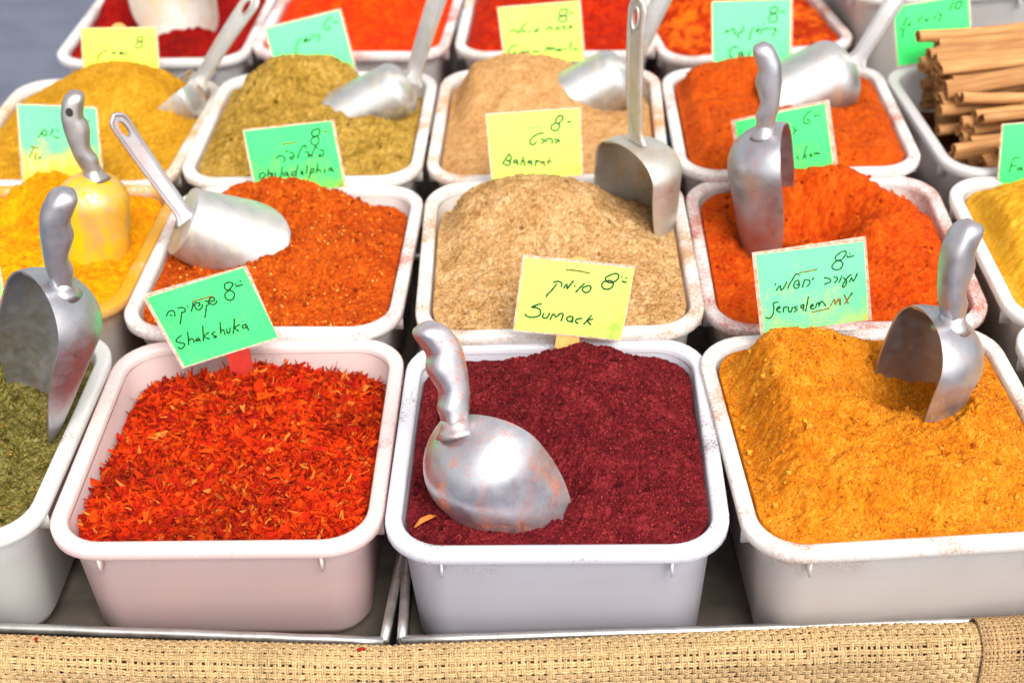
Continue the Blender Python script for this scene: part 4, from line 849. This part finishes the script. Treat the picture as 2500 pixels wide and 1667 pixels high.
def scoop(label, B, t, n, h, Rb, Lb, Lh, kind, mat, att=0.0, dome=None, hole=False, k=1.0, sag=1.7, c0=0.30, hx=None, hmat=None, flare=0.05):
    """B is where the handle meets the bowl; t runs from there to the tip, n out of the open side, h along the handle"""
    t = Vector(t).normalized(); n = Vector(n); n = (n - t * n.dot(t)).normalized(); s = n.cross(t)
    B = Vector(B)
    dome = dome or (0.85 if kind == 'grip' else 0.35)
    rd = dome * Rb
    ax = rd * (1 - max(0, 1 - abs(att) ** 2.2) ** (1 / 2.2))
    pole = B - n * (att * Rb) - t * ax
    o = thing('spice_scoop', label, 'scoop', B, None, 'aluminium scoops stuck in the spices')
    me = bowl_mesh(Rb, Lb, dome, sag=sag, c0=c0, flare=flare)
    M = Matrix((( t.x, s.x, n.x), (t.y, s.y, n.y), (t.z, s.z, n.z)))
    off = pole - B
    me.transform(Matrix.Translation(off) @ M.to_4x4())
    link('bowl', me, mat, o)
    h = Vector(h).normalized()
    hx = Vector(hx) if hx else n             # which way the handle's back faces
    hx = (hx - h * hx.dot(h)).normalized()
    hy = h.cross(hx)
    me = grip_mesh(Lh, k) if kind == 'grip' else strap_mesh(Lh, k)
    Mh = Matrix(((hx.x, hy.x, h.x), (hx.y, hy.y, h.y), (hx.z, hy.z, h.z))).to_4x4()
    me.transform(Matrix.Translation(h * 0.001) @ Mh)
    ho = link('handle', me, hmat or mat, o)
    if hole:                 # dark plug painted as the shade inside the grip's hanging hole
        mb = MB(); c = []
        for q in (-1, 1):
            c.append([( .002 + .0030 * math.cos(2 * math.pi * j / 18), q * .0108, Lh * .78 + .0036 * math.sin(2 * math.pi * j / 18)) for j in range(18)])
        mb.loops(c, True, True, True); m2 = mb.mesh('hole_shade_plug', False); m2.transform(Matrix.Translation(h * 0.001) @ Mh)
        link('hole_shade_plug', m2, M_DARK, ho)
    return o

MS = lambda nm, dust=None, amt=0.0, cover=0.0, rough=0.38, base=(0.50, 0.50, 0.54): metal_mat('cast_aluminium_' + nm, srgb(*dust, k=.8) if dust else None, amt, base, rough, cover)
PALE = (0.86, 0.85, 0.82)
scoop('large scoop with wavy grip opening left over the green herb mix', (-0.295, 0.8, 1.0002), (-.50, .04, -.87), (-.72, -.66, .22), (.16, .05, .98), .038, .160, .070, 'grip', MS('green', (150, 110, 40), .25), hx=(-.92, -.38, 0), att=-.05, sag=2.2)
scoop('scoop belly up in the dark sumac, orange dust on its bowl', (-.0365, .714, .9400), (.54, .13, -.83), (.42, .87, .30), (-.17, .42, .86), .0425, .112, .067, 'grip', MS('sumac', (215, 110, 50), .55, 0, .33, (.60, .60, .64)), hx=(.85, .5, 0), att=0.12, sag=3.0, k=1.15)
scoop('scoop standing at the Jerusalem mix, mouth left, grip upright', (0.2866, 0.768, 0.9674), (-.27, .05, -.96), (-.97, -.20, .16), (.03, .20, .97), .0365, .150, .067, 'grip', MS('ochre', (215, 150, 70), .35), hx=(-.92, -.38, 0), att=-.1, sag=2.6)
scoop('scoop coated in yellow turmeric with a hole through its grip', (-0.3371, 1.045, 0.953), (-.16, -.10, -.95), (-.62, .75, .05), (-.15, .22, .95), .030, .13, .068, 'grip', MS('turmeric', (255, 190, 10), 1.0, .55), hx=(-1, -.25, 0), att=0, hole=True, hmat=MS('turmeric_grip', (190, 140, 60), .2, 0, .35, (.5, .47, .46)))
scoop('dull white scoop lying belly up in the seedy orange spice', (-.256, 1.008, .927), (.80, .20, -.58), (.20, .70, -.68), (-.44, .12, .88), .029, .084, .100, 'strap', MS('orange', (225, 200, 170), .45, 0, .5, (.64, .63, .61)), att=-.8, dome=.14, sag=2.8, flare=.5, k=.74, hmat=MS('orange_handle', (215, 130, 70), .45, 0, .4, (.50, .48, .50)))
scoop('scoop with slotted flat handle, open toward the Baharat card', (0.1071, 1.04, 0.9643), (-.08, .0, -1), (-.80, -.56, .18), (.03, .12, 1), .039, .155, .118, 'strap', MS('beige', (205, 160, 100), .4, .16, .5, (0.68, 0.65, 0.60)), att=0, sag=2.4, dome=.6, k=.88)
scoop('scoop standing in red orange chicken spice, mouth to the right', (0.211, 1.04, 0.9716), (.22, .02, -.97), (.93, -.30, .25), (.0, .22, .97), .038, .18, .070, 'grip', MS('chicken', (215, 110, 50), .35), hx=(.95, -.25, 0), att=-.05, sag=2.6)
scoop('scoop half sunk in mustard powder, handle leaning toward crimson paprika', (-.304, 1.330, .899), (-.90, -.10, -.34), (-.30, .10, .90), (.60, .12, .74), .036, .115, .110, 'strap', MS('mustard', (240, 205, 120), .4, .1, .45, (.62, .62, .62)), hx=(-.2, -.8, .5), k=.84)
scoop('scoop resting in the olive spice, handle rising past scarlet powder', (-.088, 1.290, .910), (-.88, -.10, -.42), (-.24, .52, -.82), (.36, .15, .92), .029, .088, .118, 'strap', MS('olive', (225, 200, 140), .35, .1, .44, (.60, .60, .60)), hx=(-.2, -.8, .5), sag=2.4, dome=.6, k=.88)
scoop('scoop in the tan powder mostly hidden behind the upright flat handle', (.125, 1.295, .912), (-.88, -.10, -.42), (-.24, .52, -.82), (.42, .15, .90), .030, .088, .118, 'strap', MS('tan', (240, 215, 170), .3, .1, .44, (.60, .60, .60)), hx=(-.2, -.8, .5), sag=2.4, dome=.6, k=.88)
scoop('broad grey scoop belly up in orange powder beside the cinnamon tub', (.342, 1.285, .914), (-.88, -.10, -.42), (-.24, .52, -.82), (.52, .2, .84), .036, .095, .118, 'strap', MS('rust', (220, 170, 120), .3, .1, .44, (.60, .60, .60)), hx=(-.2, -.8, .5), sag=2.4, dome=.7, k=.88)
scoop('wide scoop facing out of the crimson paprika, cream inside', (-.366, 1.555, .975), (.02, -.22, -.97), (.0, -.75, .60), (.1, .5, .85), .047, .125, .10, 'strap', MS('paprika', (235, 205, 160), .5, .25, .65, PALE), sag=3, dome=.6, hx=(-.2, -.8, .5))

# ------------------------------------------------------------------ price cards
PAPER = {'green': (0.055, 0.80, 0.17), 'mint': (0.14, 0.84, 0.30), 'yellow': (0.50, 0.86, 0.12), 'yellow2': (0.68, 0.84, 0.10)}
CARDL = {
 'shakshuka': ('green price card lettered Shakshuka on a red stick', (150, 110, 30), 0.35),
 'sumack': ('yellow green price card lettered Sumack on a wooden stick', (110, 90, 30), 0.40),
 'jerusalem': ('mint price card lettered Jerusalem mix behind ochre powder', (225, 190, 50), 0.75),
 'baharat': ('yellow price card lettered Baharat in front of tan powder', (230, 200, 60), 0.3),
 'philadelphia': ('green price card lettered philadelphia, base buried in orange spice', (150, 150, 30), 0.95),
 'chicken': ('green price card marked 6 half hidden by an upright scoop', (140, 150, 20), 0.75),
 'turmeric': ('green card with yellow powder over its base beside turmeric grip', (255, 200, 0), 1.7),
 'garam': ('yellow price card lettered Garam Masala before brick red powder', (235, 230, 80), 0.2),
 'cajun': ('mint price card lettered Ca with a scoop tip before it', (140, 220, 40), 0.35),
 'spiceyellow': ('lemon yellow price card marked 8 before crimson paprika', (255, 235, 30), 0.9),
 'greenfar': ('tilted pale green price card before vivid scarlet powder', (120, 230, 60), 0.3),
 'cinnamon': ('green price card marked 10 behind the cinnamon sticks', (60, 220, 50), 0.3),
 'falafel': ('green price card lettered Fa before the pale golden powder', (150, 230, 60), 0.3),
 'zaatar': ('mint price card cut off by the frame at the green herb tub', (190, 230, 80), 0.7)}

def ribbon(mb, pts, w, y):
    """one pen stroke as a thin raised ribbon with round ends, in card coordinates (x, z), front is -y"""
    P = [Vector((p[0], p[1])) for p in pts]
    if len(P) > 2:           # smooth the stroke
        Q = [P[0]]
        for i in range(len(P) - 1):
            a, b, c, d = P[max(i - 1, 0)], P[i], P[i + 1], P[min(i + 2, len(P) - 1)]
            for f in (.25, .5, .75, 1):
                Q.append(0.5 * ((2 * b) + (c - a) * f + (2 * a - 5 * b + 4 * c - d) * f * f + (-a + 3 * b - 3 * c + d) * f ** 3))
        P = Q
    t0 = (P[1] - P[0]).normalized(); t1 = (P[-1] - P[-2]).normalized()
    P = [P[0] - t0 * w * .45] + P + [P[-1] + t1 * w * .45]
    N = len(P); V = []; F = []
    for i, p in enumerate(P):
        t = (P[min(i + 1, N - 1)] - P[max(i - 1, 0)]); t = t.normalized() if t.length > 0 else t0
        q = Vector((-t.y, t.x)); ww = w * (.5 if 0 < i < N - 1 else .22) * (1 + .12 * math.sin(i * 1.7))
        V += [(p.x + q.x * ww, y, p.y + q.y * ww), (p.x - q.x * ww, y, p.y - q.y * ww)]
    b = len(V); V += [(v[0], y + .00008, v[2]) for v in V]
    for i in range(N - 1):
        k = 2 * i
        F += [(k, k + 1, k + 3, k + 2), (b + k, b + k + 2, b + k + 3, b + k + 1), (k, k + 2, b + k + 2, b + k), (k + 1, b + k + 1, b + k + 3, k + 3)]
    mb.add(V, F)

def prism(poly, y0, y1):
    mb = MB(); n = len(poly)
    mb.loops([[(x, y0, z) for x, z in poly], [(x, y1, z) for x, z in poly]], True, True, True)
    return mb
def rounded(poly, r, m=4):
    out = []
    n = len(poly)
    for i in range(n):
        p = Vector(poly[i]); a = (Vector(poly[i - 1]) - p).normalized(); b = (Vector(poly[(i + 1) % n]) - p).normalized()
        for k in range(m + 1):
            f = k / m; q0, q1 = p + a * r, p + b * r
            out.append(tuple(q0 * (1 - f) ** 2 + p * 2 * f * (1 - f) + q1 * f * f))
    return out

def sheet(quad, y0, y1, f, nu=12, nv=3):
    """a thin card cut from a quad (top left, top right, bottom right, bottom left), gently bowed"""
    mb = MB(); tl, tr, br, bl = [Vector(p) for p in quad]
    V = []; n = nu + 1
    for y in (y0, y1):
        for j in range(nv + 1):
            for i in range(n):
                u, v = i / nu, j / nv
                p = (tl * (1 - u) + tr * u) * (1 - v) + (bl * (1 - u) + br * u) * v
                V.append((p.x, y + f(p.x), p.y))
    m = n * (nv + 1); F = []
    for j in range(nv):
        for i in range(nu):
            q = (j * n + i, j * n + i + 1, (j + 1) * n + i + 1, (j + 1) * n + i)
            F += [q[::-1], tuple(m + k for k in q)]
    for i in range(nu):
        F += [(i, i + 1, m + i + 1, m + i), (nv * n + i, m + nv * n + i, m + nv * n + i + 1, nv * n + i + 1)]
    for j in range(nv):
        F += [(j * n, m + j * n, m + (j + 1) * n, (j + 1) * n), (j * n + nu, (j + 1) * n + nu, m + (j + 1) * n + nu, m + j * n + nu)]
    mb.add(V, F); return mb

rc = random.Random(11)
for key, c in CARDS.items():
    label, dust, amt = CARDL[key]
    bow = rc.choice((-1, 1, 1)) * rc.uniform(.0006, .0022); x0c = rc.uniform(-.01, .01)
    f = lambda x, b=bow, q=x0c: -b * ((x - q) / .04) ** 2
    o = thing('price_card', label, 'price card', c['o'], (-R(c['lean']), 0, 0), 'handwritten price cards in the tubs')
    mp = paper_mat('card_paper_' + key, PAPER[c['col']], srgb(*dust, k=.8), amt)
    link('laminate', sheet(c['outer'], -.0001, .0005, f).mesh('laminate', False), M_LAM, o)
    link('paper', sheet(c['inner'], -.00035, -.00012, f).mesh('paper', False), mp, o)
    for kind, mat, nm in (('k', M_INK, 'handwriting'), ('b', M_INKB, 'worn_handwriting'), ('f', M_INKF, 'faded_handwriting')):
        mb = MB()
        for i, (kk, st) in enumerate(c['st']):
            if kk == kind: ribbon(mb, st, c['wid'] * .001, -.00047 - .000004 * i)
        mb.V = [(v[0], v[1] + f(v[0]), v[2]) for v in mb.V]
        if mb.V: link(nm, mb.mesh(nm, False), mat, o)
    st = c.get('stick') or [[0.0, .066], [0.0, -.03], 'wood']
    if not c.get('stick'):
        ou = c['outer']; xt, zt = (ou[0][0] + ou[1][0]) / 2, (ou[0][1] + ou[1][1]) / 2; xb, zb = (ou[2][0] + ou[3][0]) / 2, (ou[2][1] + ou[3][1]) / 2
        d = Vector((xb - xt, zb - zt)).normalized(); st = [[xt + d.x * .006, zt + d.y * .006], [xb + d.x * .03, zb + d.y * .03], 'wood']
    a, b = Vector(st[0]), Vector(st[1])
    if st[2] == 'red': d = (b - a).normalized(); a = a - d * .035; b = b + d * .012
    d = (b - a).normalized(); q = Vector((-d.y, d.x)); w = .0085
    poly = [tuple(a + q * w * math.cos(f) - d * w * math.sin(f)) for f in [math.pi * k / 10 for k in range(11)]]
    poly = [tuple(a + d * w + (Vector(p) - a)) for p in poly]
    poly += [tuple(b - q * w), tuple(b + q * w)]
    link('stick', prism(poly, .00055, .0022).mesh('stick', False), M_WOODR if st[2] == 'red' else M_WOOD, o)

# ------------------------------------------------------------------ cinnamon sticks
def bark_mat():
    t = NT('cinnamon_bark'); v = t.coord()
    mp = t.n('ShaderNodeMapping'); mp.inputs['Scale'].default_value = (30, 420, 420); t.l(v, mp.inputs['Vector'])
    n = t.n('ShaderNodeTexNoise'); n.inputs['Scale'].default_value = 1.0; n.inputs['Detail'].default_value = 4; t.l(mp.outputs[0], n.inputs['Vector'])
    oi = t.n('ShaderNodeObjectInfo')
    c = t.ramp(n.outputs['Fac'], [(0.25, srgb(178, 120, 68, k=.8)), (0.55, srgb(206, 152, 98, k=.8)), (0.8, srgb(224, 178, 126, k=.8))])
    c = t.mix(1.0, c, t.ramp(oi.outputs['Random'], [(0.0, (.72, .68, .62)), (1.0, (1.12, 1.10, 1.05))]), 'MULTIPLY')
    return t.done(t.pbsdf(c, 0.75, 0, 0.25, t.bump(n.outputs['Fac'], .3, .001)).outputs[0])
M_BARK = bark_mat()
def quill_mesh(L, r, seed):
    """a double scroll of bark, along local x"""
    rs = random.Random(seed)
    th = r * .11
    pts = []
    left = [(-(r * .48) + r * .50 * (1 - .38 * k / 15) * math.cos(math.pi * .5 + (k / 15) * 1.45 * math.pi), r * .50 * (1 - .38 * k / 15) * math.sin(math.pi * .5 + (k / 15) * 1.45 * math.pi)) for k in range(16)]
    right = [((r * .48) + r * .50 * (1 - .38 * k / 15) * math.cos(math.pi * .5 - (k / 15) * 1.45 * math.pi), r * .50 * (1 - .38 * k / 15) * math.sin(math.pi * .5 - (k / 15) * 1.45 * math.pi)) for k in range(16)]
    line = left[::-1] + right
    if rs.random() < .35:     # single quill
        line = [(r * .72 * (1 - .32 * k / 25) * math.cos(2.35 * math.pi * k / 25), r * .72 * (1 - .32 * k / 25) * math.sin(2.35 * math.pi * k / 25)) for k in range(26)]
    n = len(line); prof = []
    nor = []
    for i in range(n):
        a = Vector(line[max(i - 1, 0)]); b = Vector(line[min(i + 1, n - 1)]); d = (b - a).normalized(); nor.append(Vector((-d.y, d.x)))
    prof = [tuple(Vector(line[i]) + nor[i] * th / 2) for i in range(n)] + [tuple(Vector(line[i]) - nor[i] * th / 2) for i in range(n - 1, -1, -1)]
    mb = MB(); loops = []
    bend = rs.uniform(-.003, .003); tap = rs.uniform(-.12, .12)
    for k in range(13):
        x = L * k / 12; f = 1 + tap * (k / 12 - .5) ; dz = bend * math.sin(math.pi * k / 12)
        loops.append([(x, p[0] * f, p[1] * f + dz) for p in prof])
    mb.loops(loops, True)
    m_ = len(prof)
    for lo_, flip in ((0, 1), (12 * m_, 0)):
        for i in range(n - 1):
            q = (lo_ + i, lo_ + i + 1, lo_ + m_ - 2 - i, lo_ + m_ - 1 - i)
            mb.F.append(q[::-1] if flip else q)
    me = mb.mesh('cinnamon_stick')
    try: me.set_sharp_from_angle(angle=R(45))
    except Exception: pass
    return me
quills = [quill_mesh(L, r, i) for i, (L, r) in enumerate([(.150, .0090), (.135, .0078), (.145, .0102), (.120, .0074), (.155, .0086), (.130, .0096)])]
for q in quills: q.materials.append(M_BARK)
def add_quill(i, x, y, z, yaw, pitch, roll, label):
    o = bpy.data.objects.new('cinnamon_stick', quills[i]); COL.objects.link(o)
    o.matrix_world = TUBS['C4'][2] @ Matrix.Translation((x, y, z)) @ Matrix.Rotation(yaw, 4, 'Z') @ Matrix.Rotation(pitch, 4, 'Y') @ Matrix.Rotation(roll, 4, 'X')
    tag(o, label, 'cinnamon stick', 'cinnamon sticks piled in one tub')
rq = random.Random(3)
layers = [(-.022, 9), (-.010, 10), (.003, 10), (.016, 9), (.029, 8), (.042, 6)]
cq = 0
for li, (z, cnt) in enumerate(layers):
    for k in range(cnt):
        v = -0.092 + 0.184 * (k + .5) / cnt
        if li == 3: v = -0.062 + 0.154 * (k + .5) / cnt
        if li == 4: v = -0.030 + 0.120 * (k + .5) / cnt
        if li == 5: v = 0.005 + 0.085 * (k + .5) / cnt
    
        x = -0.100 + rq.uniform(0, .042) + (.010 if li > 3 else 0) + (.004 if li < 2 else 0)
        if li == 2: v = -0.085 + 0.177 * (k + .5) / cnt
        add_quill(rq.randrange(6), x, v + rq.uniform(-.003, .003), z + rq.uniform(-.002, .003), rq.gauss(.10, .09), rq.uniform(-.06, .05), rq.uniform(0, 6.28), 'hollow tan cinnamon quill %s, %s' % (('at the bottom of the pile', 'low in the pile', 'low in the pile', 'midway up the pile', 'high in the pile', 'on top of the pile')[li], 'near the front of its tub' if v < -.03 else ('in the middle of its tub' if v < .04 else 'near the green card')))
        cq += 1
add_quill(3, -.058, -.088, .004, R(38), R(-14), 1.0, 'cinnamon quill lying slantwise across the front of the pile')
add_quill(1, -.060, .020, .036, R(14), R(-3), 2.0, 'topmost cinnamon quill lying askew over the middle of the pile')

# ------------------------------------------------------------------ burlap
def burlap_mat(name, a, b):
    t = NT(name); v = t.coord()
    n = t.noise(900, 3, 0.6, v); n2 = t.noise(25, 3, 0.6, v)
    c = t.ramp(n, [(0.3, a), (0.7, b)])
    c = t.mix(1.0, c, t.ramp(n2, [(0.3, .80), (0.7, 1.1)]), 'MULTIPLY')
    at = t.n('ShaderNodeAttribute', attribute_name='pigment'); c = t.mix(1.0, c, at.outputs['Color'], 'MULTIPLY')
    return t.done(t.pbsdf(c, 0.9, 0, 0.15, t.bump(n, .5, .0006)).outputs[0])
def weave(name, label, x0, x1, pitch, lift, mat, prof, seed, hw=.40):
    rs = np.random.RandomState(seed)
    # cross-section path of the hanging cloth
    pr = np.array(prof, float); seg = np.r_[0, np.cumsum(np.linalg.norm(np.diff(pr, axis=0), axis=1))]
    Ltot = seg[-1]
    def surf(x, s):
        s = np.clip(s, 0, Ltot); y = np.interp(s, seg, pr[:, 0]); z = np.interp(s, seg, pr[:, 1])
        e = .0008
        ty = np.interp(np.clip(s + e, 0, Ltot), seg, pr[:, 0]) - np.interp(np.clip(s - e, 0, Ltot), seg, pr[:, 0]); tz = np.interp(np.clip(s + e, 0, Ltot), seg, pr[:, 1]) - np.interp(np.clip(s - e, 0, Ltot), seg, pr[:, 1])
        l = np.hypot(ty, tz) + 1e-9; ny, nz = tz / l, -ty / l     # outward: towards -y / +z
        wv = .0022 * vnoise(x * 9 + seed, s * 6, seed) + .0007 * vnoise(x * 45, s * 40, seed + 1)
        drop = edge(x)
        back = np.clip(-.085 - x, 0, 1) * .098
        return np.stack([x, y + back + ny * (wv + lift) , z + nz * (wv + lift) + drop], -1), np.stack([0 * x, ny, nz], -1)
    edge = lambda x: np.interp(x, [-.5, -.36, -.24, -.09, .1, .28, .36, .5], [-.0025, -.0025, -.0035, -.0005, .001, .001, .003, .004]) + .0006 * vnoise(x * 30, 0 * x, seed + 7)
    NW = int((x1 - x0) / pitch); NF = int(Ltot / pitch)
    Vs, Fs, Ts = [], [], []; nb = 0
    K = 6
    ca = [(math.cos(2 * math.pi * k / K), math.sin(2 * math.pi * k / K)) for k in range(K)]
    def strand(C, Nn, Sd, w, th):
        nonlocal nb
        ring = np.stack([C + Sd * (w * c)[:, None] + Nn * (th * s) for c, s in ca], 1)
        m = len(C); Vs.append(ring.reshape(-1, 3)); Ts.append(np.full(m * K, rs.uniform(.78, 1.12)))
        i = np.arange(m - 1)[:, None] * K; j = np.arange(K)[None]; j2 = (j + 1) % K
        Fs.append((np.stack([i + j, i + j2, i + K + j2, i + K + j], -1).reshape(-1, 4)) + nb); nb += m * K
    for i in range(NW + 1):
        s = np.arange(0, NF * 2 + 1) * pitch / 2
        x = x0 + i * pitch + pitch * .16 * rs.randn() + pitch * .22 * vnoise(s * 60, np.full_like(s, i * .7), seed + 3)
        C, Nn = surf(x, s)
        ph = np.cos(np.pi * (s / pitch + i))
        w = pitch * hw * .84 * (1 + .30 * vnoise(s * 120, np.full_like(s, i * 3.1), seed + 5)) * (1 + .12 * rs.randn())
        Sx = np.tile(np.array([1., 0, 0]), (len(s), 1))
        for q in (-.5, .5):
            off = q * w * (1 + .25 * vnoise(s * 90, np.full_like(s, i * 1.7 + q), seed + 8))
            strand(C + Nn * (ph * pitch * .22)[:, None] + Sx * off[:, None], Nn, Sx, w * .54, pitch * .19)
    for j in range(NF + 1):
        x = x0 + np.arange(0, NW * 2 + 1) * pitch / 2
        s = j * pitch + pitch * .07 * rs.randn() + pitch * .18 * vnoise(x * 40, np.full_like(x, j * .6), seed + 4)
        C, Nn = surf(x, s)
        ph = -np.cos(np.pi * ((x - x0) / pitch + j))
        Sd = np.cross(Nn, np.array([1., 0, 0]))
        w = pitch * hw * (1 + .30 * vnoise(x * 120, np.full_like(x, j * 2.3), seed + 6)) * (1 + .12 * rs.randn())
        for q in (-.52, .52):
            off = q * w * (1 + .25 * vnoise(x * 90, np.full_like(x, j * 1.7 + q), seed + 8))
            strand(C + Nn * (ph * pitch * .22 + pitch * .05 * vnoise(x * 150, np.full_like(x, j + q), seed + 9))[:, None] + Sd * off[:, None], Nn, Sd, w * .54, pitch * .19)
    # stray fibres
    nf = 260
    fx, fs = rs.uniform(x0, x1, nf), rs.uniform(0, Ltot, nf)
    for x, s in zip(fx, fs):
        C, Nn = surf(np.array([x]), np.array([s])); p = C[0] + Nn[0] * pitch * .25
        d = rs.randn(3) * .6 + Nn[0] * .5; d /= np.linalg.norm(d); l = rs.uniform(.003, .008); bnd = rs.randn(3) * .35
        tt = np.linspace(0, 1, 5)[:, None]; Cc = p + d * l * tt + bnd * l * tt * tt
        N0 = np.tile(np.cross(d, [0, 0, 1.]) / (np.linalg.norm(np.cross(d, [0, 0, 1.])) + 1e-9), (5, 1)); S0 = np.cross(N0, d)
        strand(Cc, N0, S0, np.full(5, .00011), .00011)
    V = np.concatenate(Vs); F = np.concatenate(Fs).astype(np.int32)
    me = bpy.data.meshes.new(name); me.vertices.add(len(V)); me.vertices.foreach_set('co', V.ravel().astype(np.float32))
    me.loops.add(F.size); me.loops.foreach_set('vertex_index', F.ravel()); me.polygons.add(len(F)); me.polygons.foreach_set('loop_start', (np.arange(len(F)) * 4).astype(np.int32))
    me.polygons.foreach_set('use_smooth', np.ones(len(F), bool)); me.update(calc_edges=True)
    T_ = np.concatenate(Ts); at = me.color_attributes.new('pigment', 'FLOAT_COLOR', 'POINT')
    at.data.foreach_set('color', np.stack([T_, T_ * .985, T_ * .95, np.ones_like(T_)], 1).ravel().astype(np.float32))
    o = link(name, me, mat)
    return tag(o, label, 'burlap', 'burlap hung along the stall front')
arc = [(0.6455 - .013 + .013 * math.cos(a), 0.8085 + .013 * math.sin(a)) for a in [R(x) for x in range(10, 181, 10)]]
PROF = [(.6465, .785), (.6462, .80)] + arc + [(.6185, .79), (.617, .74), (.616, .70)]
M_BUR = burlap_mat('burlap_yarn', srgb(186, 146, 100, k=.72), srgb(236, 206, 156, k=.72))
M_BUR2 = burlap_mat('burlap_fine_yarn', srgb(172, 132, 90, k=.72), srgb(228, 194, 146, k=.72))
weave('burlap_cloth', 'coarse open weave tan burlap hanging along the stall front', -.43, .305, .0040, 0.0, M_BUR, PROF, 5)
weave('burlap_cloth', 'finer tighter burlap piece overlapping the coarse burlap at its end', .288, .47, .0023, .0032, M_BUR2, PROF, 9, hw=.40)

# ------------------------------------------------------------------ stray bits
def bit(mesh_pts, col, label, name, cat):
    mb = MB(); mb.tube(mesh_pts, [.0005] + [.0018] * (len(mesh_pts) - 2) + [.0004], 7, .35)
    tag(link(name, mb.mesh(name), plain_mat('dry_' + name, srgb(*col, k=.8), .8, .2, 400, .3)), label, cat)
bit([(-.0665, .681, .8835), (-.062, .684, .8865), (-.057, .687, .8868), (-.0525, .691, .884)], (205, 120, 50), 'curled dry orange flake lying on the sumac by its tub corner', 'dried_flake', 'flake')
bit([(-.106, .6365, .8222), (-.103, .636, .8226), (-.100, .6365, .8224)], (150, 30, 12), 'small red chilli flake stuck on the burlap below the chilli tub', 'chilli_flake', 'flake')
bit([(-.3170, .6585, .8200), (-.3157, .658, .8204), (-.3143, .6588, .8202)], (150, 16, 12), 'tiny red chilli crumb on the burlap edge below blue paint', 'chilli_flake', 'flake')
